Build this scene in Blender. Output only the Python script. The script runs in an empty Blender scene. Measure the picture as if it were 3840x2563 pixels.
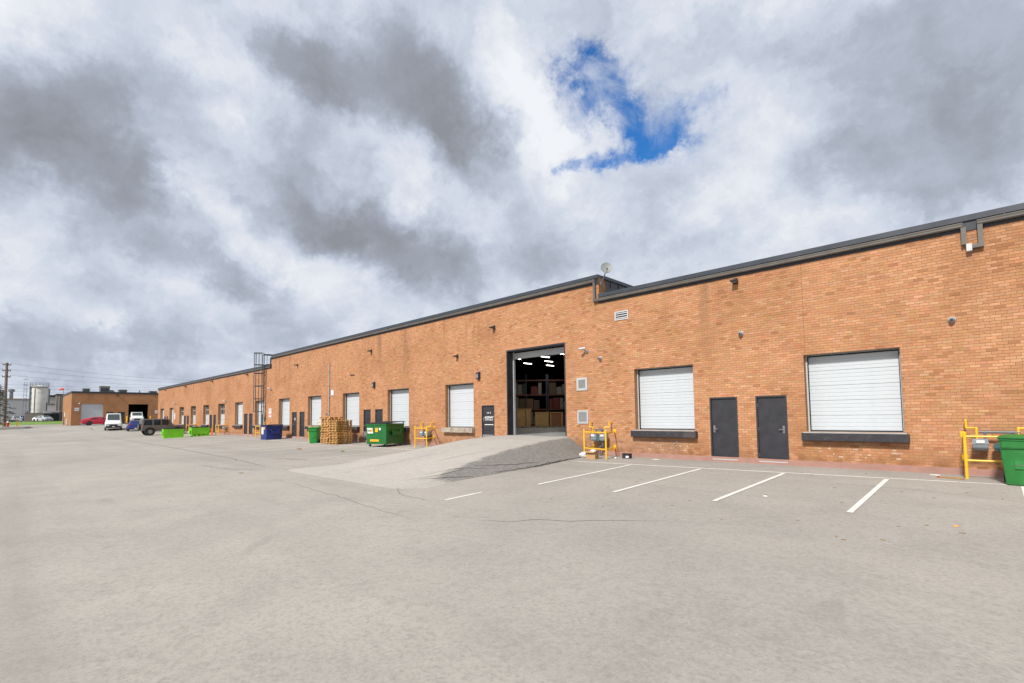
import bpy, bmesh, math, random
import numpy as np
from mathutils import Vector, Matrix
random.seed(7)
rng = np.random.default_rng(11)
scene = bpy.context.scene
col = scene.collection

# ------------------------------------------------------------------ camera
# calibrated from the wall's own vanishing lines (px = photograph pixels, 3840 x 2563)
F_PX, CX, CY = 1842.48, 1926.1, 1452.1
YAW, PIT, ROL = -0.762777, 0.058227, 0.0127765
CAMZ = 1.68                      # above the foot of the brick wall
D = 17.3                         # distance of the brick wall
SL = 0.0239                      # the yard falls away from the wall by 2.4 %
def cam_axes():
    f = np.array([math.sin(YAW)*math.cos(PIT), math.cos(YAW)*math.cos(PIT), math.sin(PIT)])
    r0 = np.array([math.cos(YAW), -math.sin(YAW), 0.0]); d0 = np.cross(f, r0)
    r = math.cos(ROL)*r0+math.sin(ROL)*d0; d = math.cos(ROL)*d0-math.sin(ROL)*r0
    return r, d, f
AX = np.array(cam_axes())
def ray(u, v): return AX.T @ np.array([(u-CX)/F_PX, (v-CY)/F_PX, 1.0])
def at(u, v, X=None, Y=None, z=None):
    d = ray(u, v)
    t = X/d[0] if X is not None else (Y/d[1] if Y is not None else (z-CAMZ)/d[2])
    return (d[0]*t, d[1]*t, d[2]*t+CAMZ)
def pix(p):
    c = AX @ (np.array(p)-np.array([0, 0, CAMZ])); return F_PX*c[0]/c[2]+CX, F_PX*c[1]/c[2]+CY, c[2]
cd = bpy.data.cameras.new('camera'); cam = bpy.data.objects.new('camera', cd); col.objects.link(cam)
r, d, f = AX
cam.matrix_world = Matrix(((r[0], -d[0], -f[0], 0), (r[1], -d[1], -f[1], 0), (r[2], -d[2], -f[2], CAMZ), (0, 0, 0, 1)))
cd.sensor_width = 36; cd.lens = 36*F_PX/3840
cd.shift_x = (1920-CX)/3840; cd.shift_y = (CY-1281.5)/3840
cd.clip_start = 0.05; cd.clip_end = 6000
scene.camera = cam
scene.render.resolution_x = 1024; scene.render.resolution_y = 683
scene.view_settings.view_transform = 'Standard'; scene.view_settings.look = 'None'
scene.view_settings.gamma = 1; scene.view_settings.use_curve_mapping = False
EXPO = 0.62
scene.view_settings.exposure = EXPO
K = 1/2**EXPO

# ------------------------------------------------------------------ node helper
class NT:
    def __init__(s, tree): s.t = tree; s.n = tree.nodes; s.l = tree.links
    def node(s, typ, **kw):
        n = s.n.new(typ)
        for k, v in kw.items(): setattr(n, k, v)
        return n
    def put(s, sock, v):
        if hasattr(v, 'is_output') or isinstance(v, bpy.types.NodeSocket): s.l.new(v, sock)
        elif v is not None:
            try: sock.default_value = v
            except Exception: sock.default_value = tuple(v)+(1,) if len(v) == 3 else v
    def m(s, op, a, b=None, c=None, clamp=False):
        n = s.node('ShaderNodeMath', operation=op, use_clamp=clamp)
        s.put(n.inputs[0], a); s.put(n.inputs[1], b) if b is not None else None
        if c is not None: s.put(n.inputs[2], c)
        return n.outputs[0]
    def v(s, op, a, b=None, scale=None):
        n = s.node('ShaderNodeVectorMath', operation=op)
        s.put(n.inputs[0], a)
        if b is not None: s.put(n.inputs[1], b)
        if scale is not None: s.put(n.inputs['Scale'], scale)
        return n.outputs['Value'] if op in ('DOT_PRODUCT', 'LENGTH') else n.outputs[0]
    def noise(s, vec, scale, detail=4, rough=.5, dist=0, color=False, lac=2.0):
        n = s.node('ShaderNodeTexNoise'); s.put(n.inputs['Vector'], vec)
        n.inputs['Scale'].default_value = scale; n.inputs['Detail'].default_value = detail
        n.inputs['Roughness'].default_value = rough; n.inputs['Distortion'].default_value = dist
        n.inputs['Lacunarity'].default_value = lac
        return n.outputs['Color'] if color else n.outputs['Fac']
    def ramp(s, fac, stops, interp='LINEAR'):
        n = s.node('ShaderNodeValToRGB'); s.put(n.inputs[0], fac); cr = n.color_ramp; cr.interpolation = interp
        while len(cr.elements) < len(stops): cr.elements.new(.5)
        for e, (p, c) in zip(cr.elements, stops):
            e.position = p; e.color = (c, c, c, 1) if isinstance(c, (int, float)) else tuple(c)+(1,)
        return n.outputs[0]
    def mix(s, fac, a, b, blend='MIX'):
        n = s.node('ShaderNodeMix', data_type='RGBA', blend_type=blend, clamp_factor=True)
        s.put(n.inputs[0], fac); s.put(n.inputs[6], a); s.put(n.inputs[7], b); return n.outputs[2]
    def rng(s, v, a, b, c=0., d=1., smooth=False):
        n = s.node('ShaderNodeMapRange', interpolation_type='SMOOTHSTEP' if smooth else 'LINEAR')
        for i, x in enumerate((v, a, b, c, d)): s.put(n.inputs[i], x)
        return n.outputs[0]

# ------------------------------------------------------------------ sky
SUN_EL = math.radians(44); SUN_AZ = math.radians(172)      # azimuth measured from +Y towards +X: behind the camera
w = bpy.data.worlds.new('World'); scene.world = w; w.use_nodes = True
t = NT(w.node_tree); t.n.clear()
out = t.node('ShaderNodeOutputWorld'); bg = t.node('ShaderNodeBackground'); t.l.new(bg.outputs[0], out.inputs[0])
BGS = 0.1; bg.inputs['Strength'].default_value = BGS
sky = t.node('ShaderNodeTexSky', sky_type='NISHITA', sun_disc=False)
sky.sun_elevation = SUN_EL; sky.sun_rotation = SUN_AZ; sky.altitude = 150; sky.air_density = 1.0; sky.dust_density = 0.3; sky.ozone_density = 3.0
dirv = t.node('ShaderNodeTexCoord').outputs['Generated']
def fpx(x, y): return np.array(ray(x*1.63474, y*1.63474))
sep = t.node('ShaderNodeSeparateXYZ'); t.l.new(dirv, sep.inputs[0])
den = t.m('ADD', t.m('MAXIMUM', sep.outputs[2], 0.0), 0.30)
comb = t.node('ShaderNodeCombineXYZ')
t.put(comb.inputs[0], t.m('DIVIDE', sep.outputs[0], den)); t.put(comb.inputs[1], t.m('DIVIDE', sep.outputs[1], den))
plane = comb.outputs[0]
# domain warp gives the cloud masses ragged, billowing edges
w1 = t.v('SUBTRACT', t.noise(dirv, 3.2, 1, .55, color=True), (.5, .5, .5))
w2 = t.v('SUBTRACT', t.noise(dirv, 9.0, 5, .66, color=True), (.5, .5, .5))
dw = t.v('ADD', dirv, t.v('ADD', t.v('SCALE', w1, scale=0.16), t.v('SCALE', w2, scale=0.17)))
dh = t.v('ADD', dirv, t.v('SCALE', w2, scale=0.13))
def blob(x, y, rx, ry, ang=0., src=None, p=1.0):
    c = fpx(x, y); c = c/np.linalg.norm(c)
    ex = fpx(x+20, y)-fpx(x-20, y); ey = fpx(x, y+20)-fpx(x, y-20)
    k = np.linalg.norm(fpx(x, y))
    a = math.radians(ang)
    e1 = math.cos(a)*ex+math.sin(a)*ey; e2 = -math.sin(a)*ex+math.cos(a)*ey
    e1 -= c*np.dot(e1, c); e2 -= c*np.dot(e2, c)
    # radii measured in picture units at that direction, turned into angles
    A1 = np.linalg.norm(e1)/40/k*rx; A2 = np.linalg.norm(e2)/40/k*ry
    e1 = e1/np.linalg.norm(e1)/A1; e2 = e2/np.linalg.norm(e2)/A2
    s_ = dw if src is None else src
    q1 = t.v('DOT_PRODUCT', s_, tuple(e1)); q2 = t.v('DOT_PRODUCT', s_, tuple(e2))
    rr = t.m('ADD', t.m('MULTIPLY', q1, q1), t.m('MULTIPLY', q2, q2))
    if p != 1.0: rr = t.m('POWER', rr, p)
    g = t.m('EXPONENT', t.m('MULTIPLY', rr, -1.0))
    return t.m('MULTIPLY', g, t.m('GREATER_THAN', t.v('DOT_PRODUCT', dirv, tuple(c)), 0.0))
def total(lst, src=None):
    acc = None
    for amp, args in lst:
        if src is not None: args = tuple(args)+(0,)*(5-len(args))+(src,)
        b = t.m('MULTIPLY', blob(*args), amp); acc = b if acc is None else t.m('ADD', acc, b)
    return acc
dark = total([(.95, (90, 300, 175, 190, 35, None, 1.5)), (.75, (290, 455, 190, 85, 22, None, 1.4)), (.8, (690, 150, 150, 70, 8, None, 1.5)), (.85, (960, 210, 200, 100, 20, None, 1.5)),
              (.55, (1080, 330, 130, 60, 40)), (.62, (700, 480, 190, 85, 20)), (.8, (880, 565, 230, 75, 12, None, 1.5)), (.6, (540, 670, 180, 42, 14)),
              (.55, (2200, 240, 230, 190, -20)), (.45, (1960, 420, 230, 80, 10)), (.4, (1750, 90, 280, 90, 5)), (.55, (150, 800, 330, 60, 4)), (.35, (1250, 560, 260, 60, 5)),
              (-.35, (1690, 440, 110, 60)), (-.3, (1150, 340, 60, 70)), (-.4, (480, 500, 60, 60)), (-.25, (380, 130, 160, 110)), (-.25, (1200, 180, 90, 140)), (-.45, (275, 785, 75, 28)), (-.2, (520, 330, 90, 150))])
n1 = t.noise(plane, 1.6, 7, .58, .3)
n2 = t.noise(dw, 5.0, 6, .56)
n2u = t.noise(t.v('ADD', dw, (0, -.012, .055)), 5.0, 4, .56)
relief = t.m('MULTIPLY', t.m('SUBTRACT', n2, n2u), .85)          # sunlit shoulders of the billows
tex = t.m('ADD', t.m('MULTIPLY', t.m('SUBTRACT', n1, .5), 1.0), t.m('MULTIPLY', t.m('SUBTRACT', n2, .5), 1.0))
dens = t.m('SUBTRACT', t.m('ADD', t.m('ADD', t.m('MULTIPLY', dark, .60), t.m('ADD', tex, t.m('MULTIPLY', t.m('SUBTRACT', t.noise(dw, 17.0, 3, .6), .5), .26))), 0.26), relief)
cl = t.ramp(dens, [(0.0, (.88, .90, .94)), (.14, (.77, .80, .865)), (.30, (.625, .68, .785)), (.50, (.465, .515, .615)), (.72, (.355, .387, .452)), (1.0, (.275, .293, .332))])
cl = t.v('SCALE', cl, scale=K/BGS)
hole = total([(1.0, (1345, 175, 62, 80, -12)), (1.0, (1455, 258, 140, 80, 26)), (.85, (1345, 372, 80, 24)), (.9, (1500, 330, 66, 34)), (.45, (1610, 255, 80, 50))], dh)
hn = t.noise(dirv, 16, 7, .72)
hole = t.rng(t.m('ADD', hole, t.m('MULTIPLY', t.m('MULTIPLY', t.m('SUBTRACT', hn, .5), 2.6), t.m('MULTIPLY', hole, 2.4, clamp=True))), .06, 1.05, smooth=True)
veil = t.rng(t.noise(dirv, 8.0, 6, .62, .5), .40, .66, smooth=True)
hole = t.m('MULTIPLY', hole, t.m('SUBTRACT', 1.0, t.m('MULTIPLY', veil, .66)))
hsv = t.node('ShaderNodeHueSaturation'); hsv.inputs['Saturation'].default_value = 1.28; hsv.inputs['Value'].default_value = 1.12
t.l.new(sky.outputs[0], hsv.inputs['Color'])
skc = t.mix(1.0, hsv.outputs[0], (.62, .86, 1.0), 'MULTIPLY')
colr = t.mix(hole, cl, skc)
# below the horizon: dull ground-like grey so that nothing glows from underneath
colr = t.mix(t.rng(sep.outputs[2], -.12, -.02), (.22*K/BGS, .21*K/BGS, .2*K/BGS, 1), colr)
t.l.new(colr, bg.inputs[0])
w.cycles.sampling_method = 'MANUAL'; w.cycles.sample_map_resolution = 256
sd = bpy.data.lights.new('sun', 'SUN'); sd.energy = 3.35; sd.angle = math.radians(7); sd.color = (1.0, .955, .89)
so = bpy.data.objects.new('sun', sd); col.objects.link(so)
sv = Vector((math.sin(SUN_AZ)*math.cos(SUN_EL), math.cos(SUN_AZ)*math.cos(SUN_EL), math.sin(SUN_EL)))
so.rotation_euler = (-sv).to_track_quat('-Z', 'Y').to_euler(); so.location = (20, -40, 60)
#@@SKYEND

# ------------------------------------------------------------------ materials
MATS = {}
def new_mat(name):
    m_ = bpy.data.materials.new(name); m_.use_nodes = True; t_ = NT(m_.node_tree)
    b_ = m_.node_tree.nodes['Principled BSDF']; MATS[name] = m_
    return m_, t_, b_
def bump(t_, b_, h, strength=.3, dist=.01):
    n = t_.node('ShaderNodeBump'); n.inputs['Strength'].default_value = strength; n.inputs['Distance'].default_value = dist
    t_.put(n.inputs['Height'], h); t_.l.new(n.outputs[0], b_.inputs['Normal'])
def simple(name, c, rough=.6, metal=0., var=.18, scale=6., dirt=None, dirt_amt=.3, bmp=0., spec=.5, emit=None):
    m_, t_, b_ = new_mat(name)
    pos = t_.node('ShaderNodeTexCoord').outputs['Object']
    n = t_.noise(pos, scale, 5, .6)
    lo = tuple(x*(1-var) for x in c); hi = tuple(min(1, x*(1+var)) for x in c)
    cc = t_.ramp(n, [(.3, lo), (.7, hi)])
    if dirt is not None:
        n2_ = t_.noise(pos, scale*.45, 6, .7, .6)
        cc = t_.mix(t_.m('MULTIPLY', t_.rng(n2_, .48, .72), dirt_amt), cc, tuple(dirt)+(1,))
    t_.l.new(cc, b_.inputs['Base Color'])
    rr = t_.rng(n, .3, .7, rough*.85, min(1, rough*1.15)); t_.l.new(rr, b_.inputs['Roughness'])
    b_.inputs['Metallic'].default_value = metal; b_.inputs['Specular IOR Level'].default_value = spec
    if bmp: bump(t_, b_, t_.noise(pos, scale*5, 4, .6), bmp, .01)
    if emit: b_.inputs['Emission Color'].default_value = tuple(c)+(1,); b_.inputs['Emission Strength'].default_value = emit
    return m_
def glass(name, c=(.02, .025, .03), rough=.08):
    m_, t_, b_ = new_mat(name); b_.inputs['Base Color'].default_value = tuple(c)+(1,); b_.inputs['Roughness'].default_value = rough
    b_.inputs['Specular IOR Level'].default_value = .45
    bump(t_, b_, t_.noise(t_.node('ShaderNodeTexCoord').outputs['Object'], 1.5, 2), .02, .05)
    return m_
# asphalt: sun-bleached, with worn lanes, darker stall patches, speckle and grit
def asphalt(name, base, warm, lane=True):
    m_, t_, b_ = new_mat(name)
    pos = t_.node('ShaderNodeNewGeometry').outputs['Position']
    big = t_.noise(pos, .10, 4, .55, .5); mid = t_.noise(pos, .75, 5, .6, .3); fine = t_.noise(pos, 22, 4, .7); grit = t_.noise(pos, 95, 2, .6)
    c = t_.mix(t_.rng(big, .35, .65), base, warm)
    c = t_.mix(t_.m('MULTIPLY', t_.rng(mid, .42, .70), .30), c, tuple(x*.70 for x in base))
    sp = t_.node('ShaderNodeTexVoronoi'); sp.inputs['Scale'].default_value = 70; t_.l.new(pos, sp.inputs['Vector'])
    c = t_.mix(t_.rng(sp.outputs['Color'], .80, .92), c, tuple(min(.7, x*1.22) for x in base))
    c = t_.mix(t_.m('MULTIPLY', t_.rng(fine, .48, .70), .45), c, tuple(x*.55 for x in base))
    c = t_.mix(t_.m('MULTIPLY', t_.rng(fine, .46, .30), .35), c, tuple(min(.7, x*1.3) for x in base))
    c = t_.mix(t_.m('MULTIPLY', t_.rng(grit, .55, .75), .30), c, tuple(x*.5 for x in base))
    gr2 = t_.noise(pos, 8.5, 3, .6); c = t_.mix(t_.m('MULTIPLY', t_.rng(gr2, .5, .68), .22), c, tuple(x*.62 for x in base)); c = t_.mix(t_.m('MULTIPLY', t_.rng(gr2, .48, .34), .20), c, tuple(min(.7, x*1.22) for x in base))
    # oil drips and old stains
    st = t_.noise(pos, .55, 3, .5, 1.2)
    c = t_.mix(t_.m('MULTIPLY', t_.rng(st, .66, .76, smooth=True), .22), c, tuple(x*.45 for x in base))
    if lane:
        map_ = t_.node('ShaderNodeMapping'); map_.inputs['Scale'].default_value = (.03, .55, 1); t_.l.new(pos, map_.inputs['Vector'])
        ln = t_.noise(map_.outputs[0], 1.0, 5, .6)
        c = t_.mix(t_.m('MULTIPLY', t_.rng(ln, .52, .70), .30), c, tuple(x*.66 for x in base))
    t_.l.new(c, b_.inputs['Base Color']); b_.inputs['Roughness'].default_value = .93; b_.inputs['Specular IOR Level'].default_value = .25
    bump(t_, b_, t_.m('ADD', t_.m('MULTIPLY', fine, .6), t_.m('MULTIPLY', grit, .4)), .55, .012)
    return m_
asphalt('asphalt', (.288, .270, .244), (.368, .340, .302))
asphalt('ramp_asphalt', (.362, .342, .312), (.402, .374, .335), False)
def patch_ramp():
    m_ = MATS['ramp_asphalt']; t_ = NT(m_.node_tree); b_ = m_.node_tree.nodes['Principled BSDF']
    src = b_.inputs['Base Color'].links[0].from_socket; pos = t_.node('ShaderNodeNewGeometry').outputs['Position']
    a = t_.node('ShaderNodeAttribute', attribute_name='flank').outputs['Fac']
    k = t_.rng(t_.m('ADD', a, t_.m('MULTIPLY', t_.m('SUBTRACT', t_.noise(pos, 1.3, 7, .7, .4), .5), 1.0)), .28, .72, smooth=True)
    n = t_.noise(pos, 9.0, 8, .78); dk = t_.ramp(n, [(.3, (.105, .10, .093)), (.5, (.185, .176, .163)), (.7, (.25, .237, .217))])  # flank tone: darker asphalt, with part of its shading put into the colour
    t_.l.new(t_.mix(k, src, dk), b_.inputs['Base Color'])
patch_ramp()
# brick: colour per brick from an attribute, stains on top
def brick_mat(name, attr=True):
    m_, t_, b_ = new_mat(name)
    pos = t_.node('ShaderNodeNewGeometry').outputs['Position']
    sp = t_.node('ShaderNodeSeparateXYZ'); t_.l.new(pos, sp.inputs[0])
    if attr:
        a = t_.node('ShaderNodeAttribute', attribute_name='bcol'); c = a.outputs['Color']
    else:
        mp = t_.node('ShaderNodeCombineXYZ'); t_.put(mp.inputs[0], t_.m('ADD', sp.outputs[0], sp.outputs[1])); t_.put(mp.inputs[1], sp.outputs[2])
        br = t_.node('ShaderNodeTexBrick'); t_.l.new(mp.outputs[0], br.inputs['Vector'])
        br.inputs['Scale'].default_value = 1; br.inputs['Brick Width'].default_value = .208; br.inputs['Row Height'].default_value = .0767
        br.inputs['Mortar Size'].default_value = .006; br.inputs['Bias'].default_value = 0
        br.inputs['Color1'].default_value = (.355, .176, .082, 1); br.inputs['Color2'].default_value = (.415, .210, .102, 1); br.inputs['Mortar'].default_value = (.21, .112, .062, 1)
        c = br.outputs['Color']
    gr = t_.noise(pos, 30, 4, .65); c = t_.mix(.85, c, t_.ramp(gr, [(.25, .76), (.5, 1.0), (.8, 1.18)]), 'MULTIPLY')
    pa = t_.noise(pos, .55, 5, .6, .4); c = t_.mix(.9, c, t_.ramp(pa, [(.3, (.80, .77, .72)), (.52, (1, 1, 1)), (.75, (1.10, 1.10, 1.11))]), 'MULTIPLY')
    # rain streaks below the eaves
    mp2 = t_.node('ShaderNodeMapping'); mp2.inputs['Scale'].default_value = (2.2, 2.2, .16); t_.l.new(pos, mp2.inputs['Vector'])
    sk = t_.noise(mp2.outputs[0], .55, 3, .55)
    k = t_.m('MULTIPLY', t_.rng(sk, .60, .72), t_.rng(sp.outputs[2], 3.6, 6.3))
    c = t_.mix(t_.m('MULTIPLY', k, .62), c, (.17, .105, .06, 1))
    # damp, rusty foot of the wall
    ft = t_.m('MULTIPLY', t_.rng(t_.m('ADD', sp.outputs[2], t_.m('MULTIPLY', t_.noise(pos, 1.8, 4), .5)), 1.05, .35), t_.rng(t_.noise(pos, 3.0, 4, .6), .38, .60))
    c = t_.mix(t_.m('MULTIPLY', ft, .75), c, (.17, .070, .026, 1))
    t_.l.new(c, b_.inputs['Base Color']); b_.inputs['Roughness'].default_value = .88; b_.inputs['Specular IOR Level'].default_value = .2
    bump(t_, b_, gr, .35, .006)
    return m_
brick_mat('brick'); brick_mat('brick_texture', False)
simple('mortar', (.265, .138, .070), .95, var=.2, scale=3)
simple('lintel_steel', (.36, .30, .24), .7, var=.15, scale=4)
simple('lintel_brick', (.43, .205, .105), .9, var=.12, scale=5, bmp=.1)
simple('grime', (.20, .105, .055), .95, var=.35, scale=6)
simple('efflorescence', (.46, .33, .23), .95, var=.2, scale=8)
simple('plinth_paint', (.345, .188, .150), .8, var=.12, scale=3, dirt=(.25, .15, .11), dirt_amt=.5, bmp=.1)
simple('charcoal_metal', (.030, .031, .037), .45, var=.2, scale=2.5, bmp=.03)
simple('slate_metal', (.038, .044, .056), .42, var=.18, scale=1.2)
simple('gutter_metal', (.115, .105, .092), .4, var=.15, scale=2)
simple('door_paint', (.026, .0255, .031), .5, var=.2, scale=3, bmp=.03)
simple('white_panel', (.50, .53, .555), .45, var=.04, scale=1.5, dirt=(.36, .36, .35), dirt_amt=.25)
simple('white_trim', (.42, .425, .43), .5, var=.08, scale=3)
simple('black_rubber', (.018, .018, .02), .8, var=.3, scale=8)
simple('tyre', (.022, .022, .024), .85, var=.25, scale=10)
simple('sill_paint', (.026, .024, .030), .7, var=.3, scale=5, dirt=(.12, .10, .09), dirt_amt=.5, bmp=.2)
simple('old_concrete', (.36, .31, .25), .95, var=.25, scale=7, dirt=(.16, .11, .08), dirt_amt=.8, bmp=.6)
simple('concrete', (.36, .345, .32), .9, var=.15, scale=3, bmp=.2)
simple('steel', (.36, .36, .36), .32, metal=.9, var=.1)
simple('galvanised', (.20, .215, .225), .45, metal=.5, var=.2, scale=5)
simple('grey_plastic', (.20, .215, .22), .5, var=.08)
simple('white_plastic', (.50, .50, .50), .4, var=.05)
simple('yellow_paint', (.78, .45, .018), .42, var=.1, scale=5, dirt=(.42, .22, .02), dirt_amt=.35)
simple('meter_grey', (.22, .25, .27), .5, var=.12, scale=8, dirt=(.12, .12, .12), dirt_amt=.4)
simple('pipe_grey', (.105, .125, .135), .5, var=.2, scale=8)
simple('regulator_teal', (.055, .11, .115), .45, var=.15)
simple('bin_green', (.020, .175, .035), .5, var=.14, scale=4, dirt=(.05, .12, .04), dirt_amt=.3, bmp=.05)
simple('bin_green_bright', (.010, .215, .035), .5, var=.12, scale=4, bmp=.05)
simple('dumpster_green', (.005, .125, .022), .48, var=.2, scale=2.5, dirt=(.03, .075, .03), dirt_amt=.6, bmp=.06)
simple('dumpster_blue', (.012, .028, .17), .5, var=.25, scale=2.5, dirt=(.02, .03, .07), dirt_amt=.6, bmp=.06)
simple('dumpster_lime', (.18, .60, .012), .5, var=.12, scale=2.5, dirt=(.10, .38, .02), dirt_amt=.5, bmp=.05)
simple('rust_bloom', (.42, .15, .035), .9, var=.2, scale=8)
simple('rust', (.12, .040, .012), .9, var=.4, scale=8)
simple('lid_black', (.022, .021, .024), .6, var=.25, scale=4, bmp=.05)
simple('pallet_wood', (.58, .335, .110), .85, var=.25, scale=5, dirt=(.48, .25, .08), dirt_amt=.5, bmp=.2)
simple('pallet_wood_dark', (.34, .18, .06), .88, var=.28, scale=5, dirt=(.22, .14, .07), dirt_amt=.5, bmp=.2)
simple('crate_wood', (.62, .39, .17), .8, var=.15, scale=4)
simple('crate_red', (.36, .15, .075), .8, var=.15, scale=4)
simple('cardboard', (.42, .25, .125), .85, var=.1, scale=5)
simple('poly_bag', (.60, .60, .62), .3, var=.12, scale=14, bmp=.3)
simple('cone_orange', (.80, .13, .015), .5, var=.08)
simple('paper', (.70, .69, .66), .8, var=.06)
simple('line_paint', (.64, .62, .58), .8, var=.06, scale=3, dirt=(.48, .46, .42), dirt_amt=.4)
simple('crack', (.055, .052, .048), .95, var=.3, scale=3)
simple('leaf_litter', (.20, .115, .04), .9, var=.4, scale=9)
simple('grass', (.115, .205, .018), .9, var=.3, scale=.6)
simple('weed', (.075, .12, .02), .9, var=.4, scale=9)
simple('label_white', (.70, .70, .69), .5, var=.03)
simple('label_yellow', (.78, .42, .02), .5, var=.08)
simple('ink_black', (.02, .02, .02), .6, var=.1)
simple('ink_red', (.50, .03, .03), .6, var=.1)
simple('ink_green', (.01, .12, .035), .6, var=.1)
simple('ink_orange', (.80, .30, .02), .6, var=.1)
simple('car_red', (.42, .008, .030), .22, var=.05, spec=.7)
simple('car_white', (.66, .67, .68), .25, var=.03, spec=.6)
simple('car_blue', (.018, .035, .20), .22, var=.06, spec=.7)
simple('car_taupe', (.105, .092, .082), .28, var=.06, spec=.6)
simple('car_silver', (.42, .44, .46), .28, var=.05)
simple('car_dark', (.02, .02, .022), .4, var=.1)
simple('chrome', (.62, .62, .63), .18, metal=1., var=.04)
simple('rim_dark', (.05, .05, .052), .35, metal=.6, var=.15)
simple('rim_light', (.26, .26, .27), .3, metal=.7, var=.25, scale=9)
simple('tail_red', (.45, .015, .015), .3, var=.1)
simple('headlamp', (.55, .58, .6), .12, var=.05)
simple('hydrant_red', (.48, .02, .02), .45, var=.12)
simple('sock_red', (.75, .075, .05), .7, var=.1)
simple('pole_wood', (.165, .13, .105), .9, var=.25, scale=3)
simple('dish_grey', (.20, .21, .205), .55, var=.06)
simple('ladder_steel', (.075, .082, .088), .5, metal=.3, var=.15)
simple('wire', (.03, .03, .03), .6)
simple('silo_white', (.52, .51, .47), .6, var=.1, scale=.5, dirt=(.30, .26, .20), dirt_amt=.6)
simple('far_wall', (.43, .44, .45), .8, var=.06, scale=.2)
simple('far_tan', (.21, .18, .145), .8, var=.08, scale=.3)
simple('far_white', (.58, .59, .61), .7, var=.05, scale=.3)
simple('blue_tarp', (.012, .035, .20), .6, var=.2, scale=1)
simple('needles', (.040, .055, .030), .8, var=.4, scale=2)
simple('bark', (.075, .055, .042), .9, var=.3, scale=5)
simple('warehouse_floor', (.19, .20, .20), .45, var=.12, scale=1.2)
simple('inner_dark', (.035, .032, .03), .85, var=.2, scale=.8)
simple('rack_orange', (.10, .028, .012), .6, var=.15)
simple('rack_blue', (.02, .025, .04), .6, var=.15)
for i_, c_ in enumerate(((.13, .07, .035), (.11, .022, .02), (.16, .13, .10), (.08, .055, .035), (.035, .045, .04), (.17, .15, .13))): simple('carton_%d' % i_, c_, .85, var=.12, scale=3)
simple('tube_light', (1.0, .96, .86), .5, var=0, emit=5.0)
glass('window_glass', (.03, .04, .045), .06); glass('car_glass', (.012, .014, .016), .05); glass('windscreen', (.05, .065, .065), .05)

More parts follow.
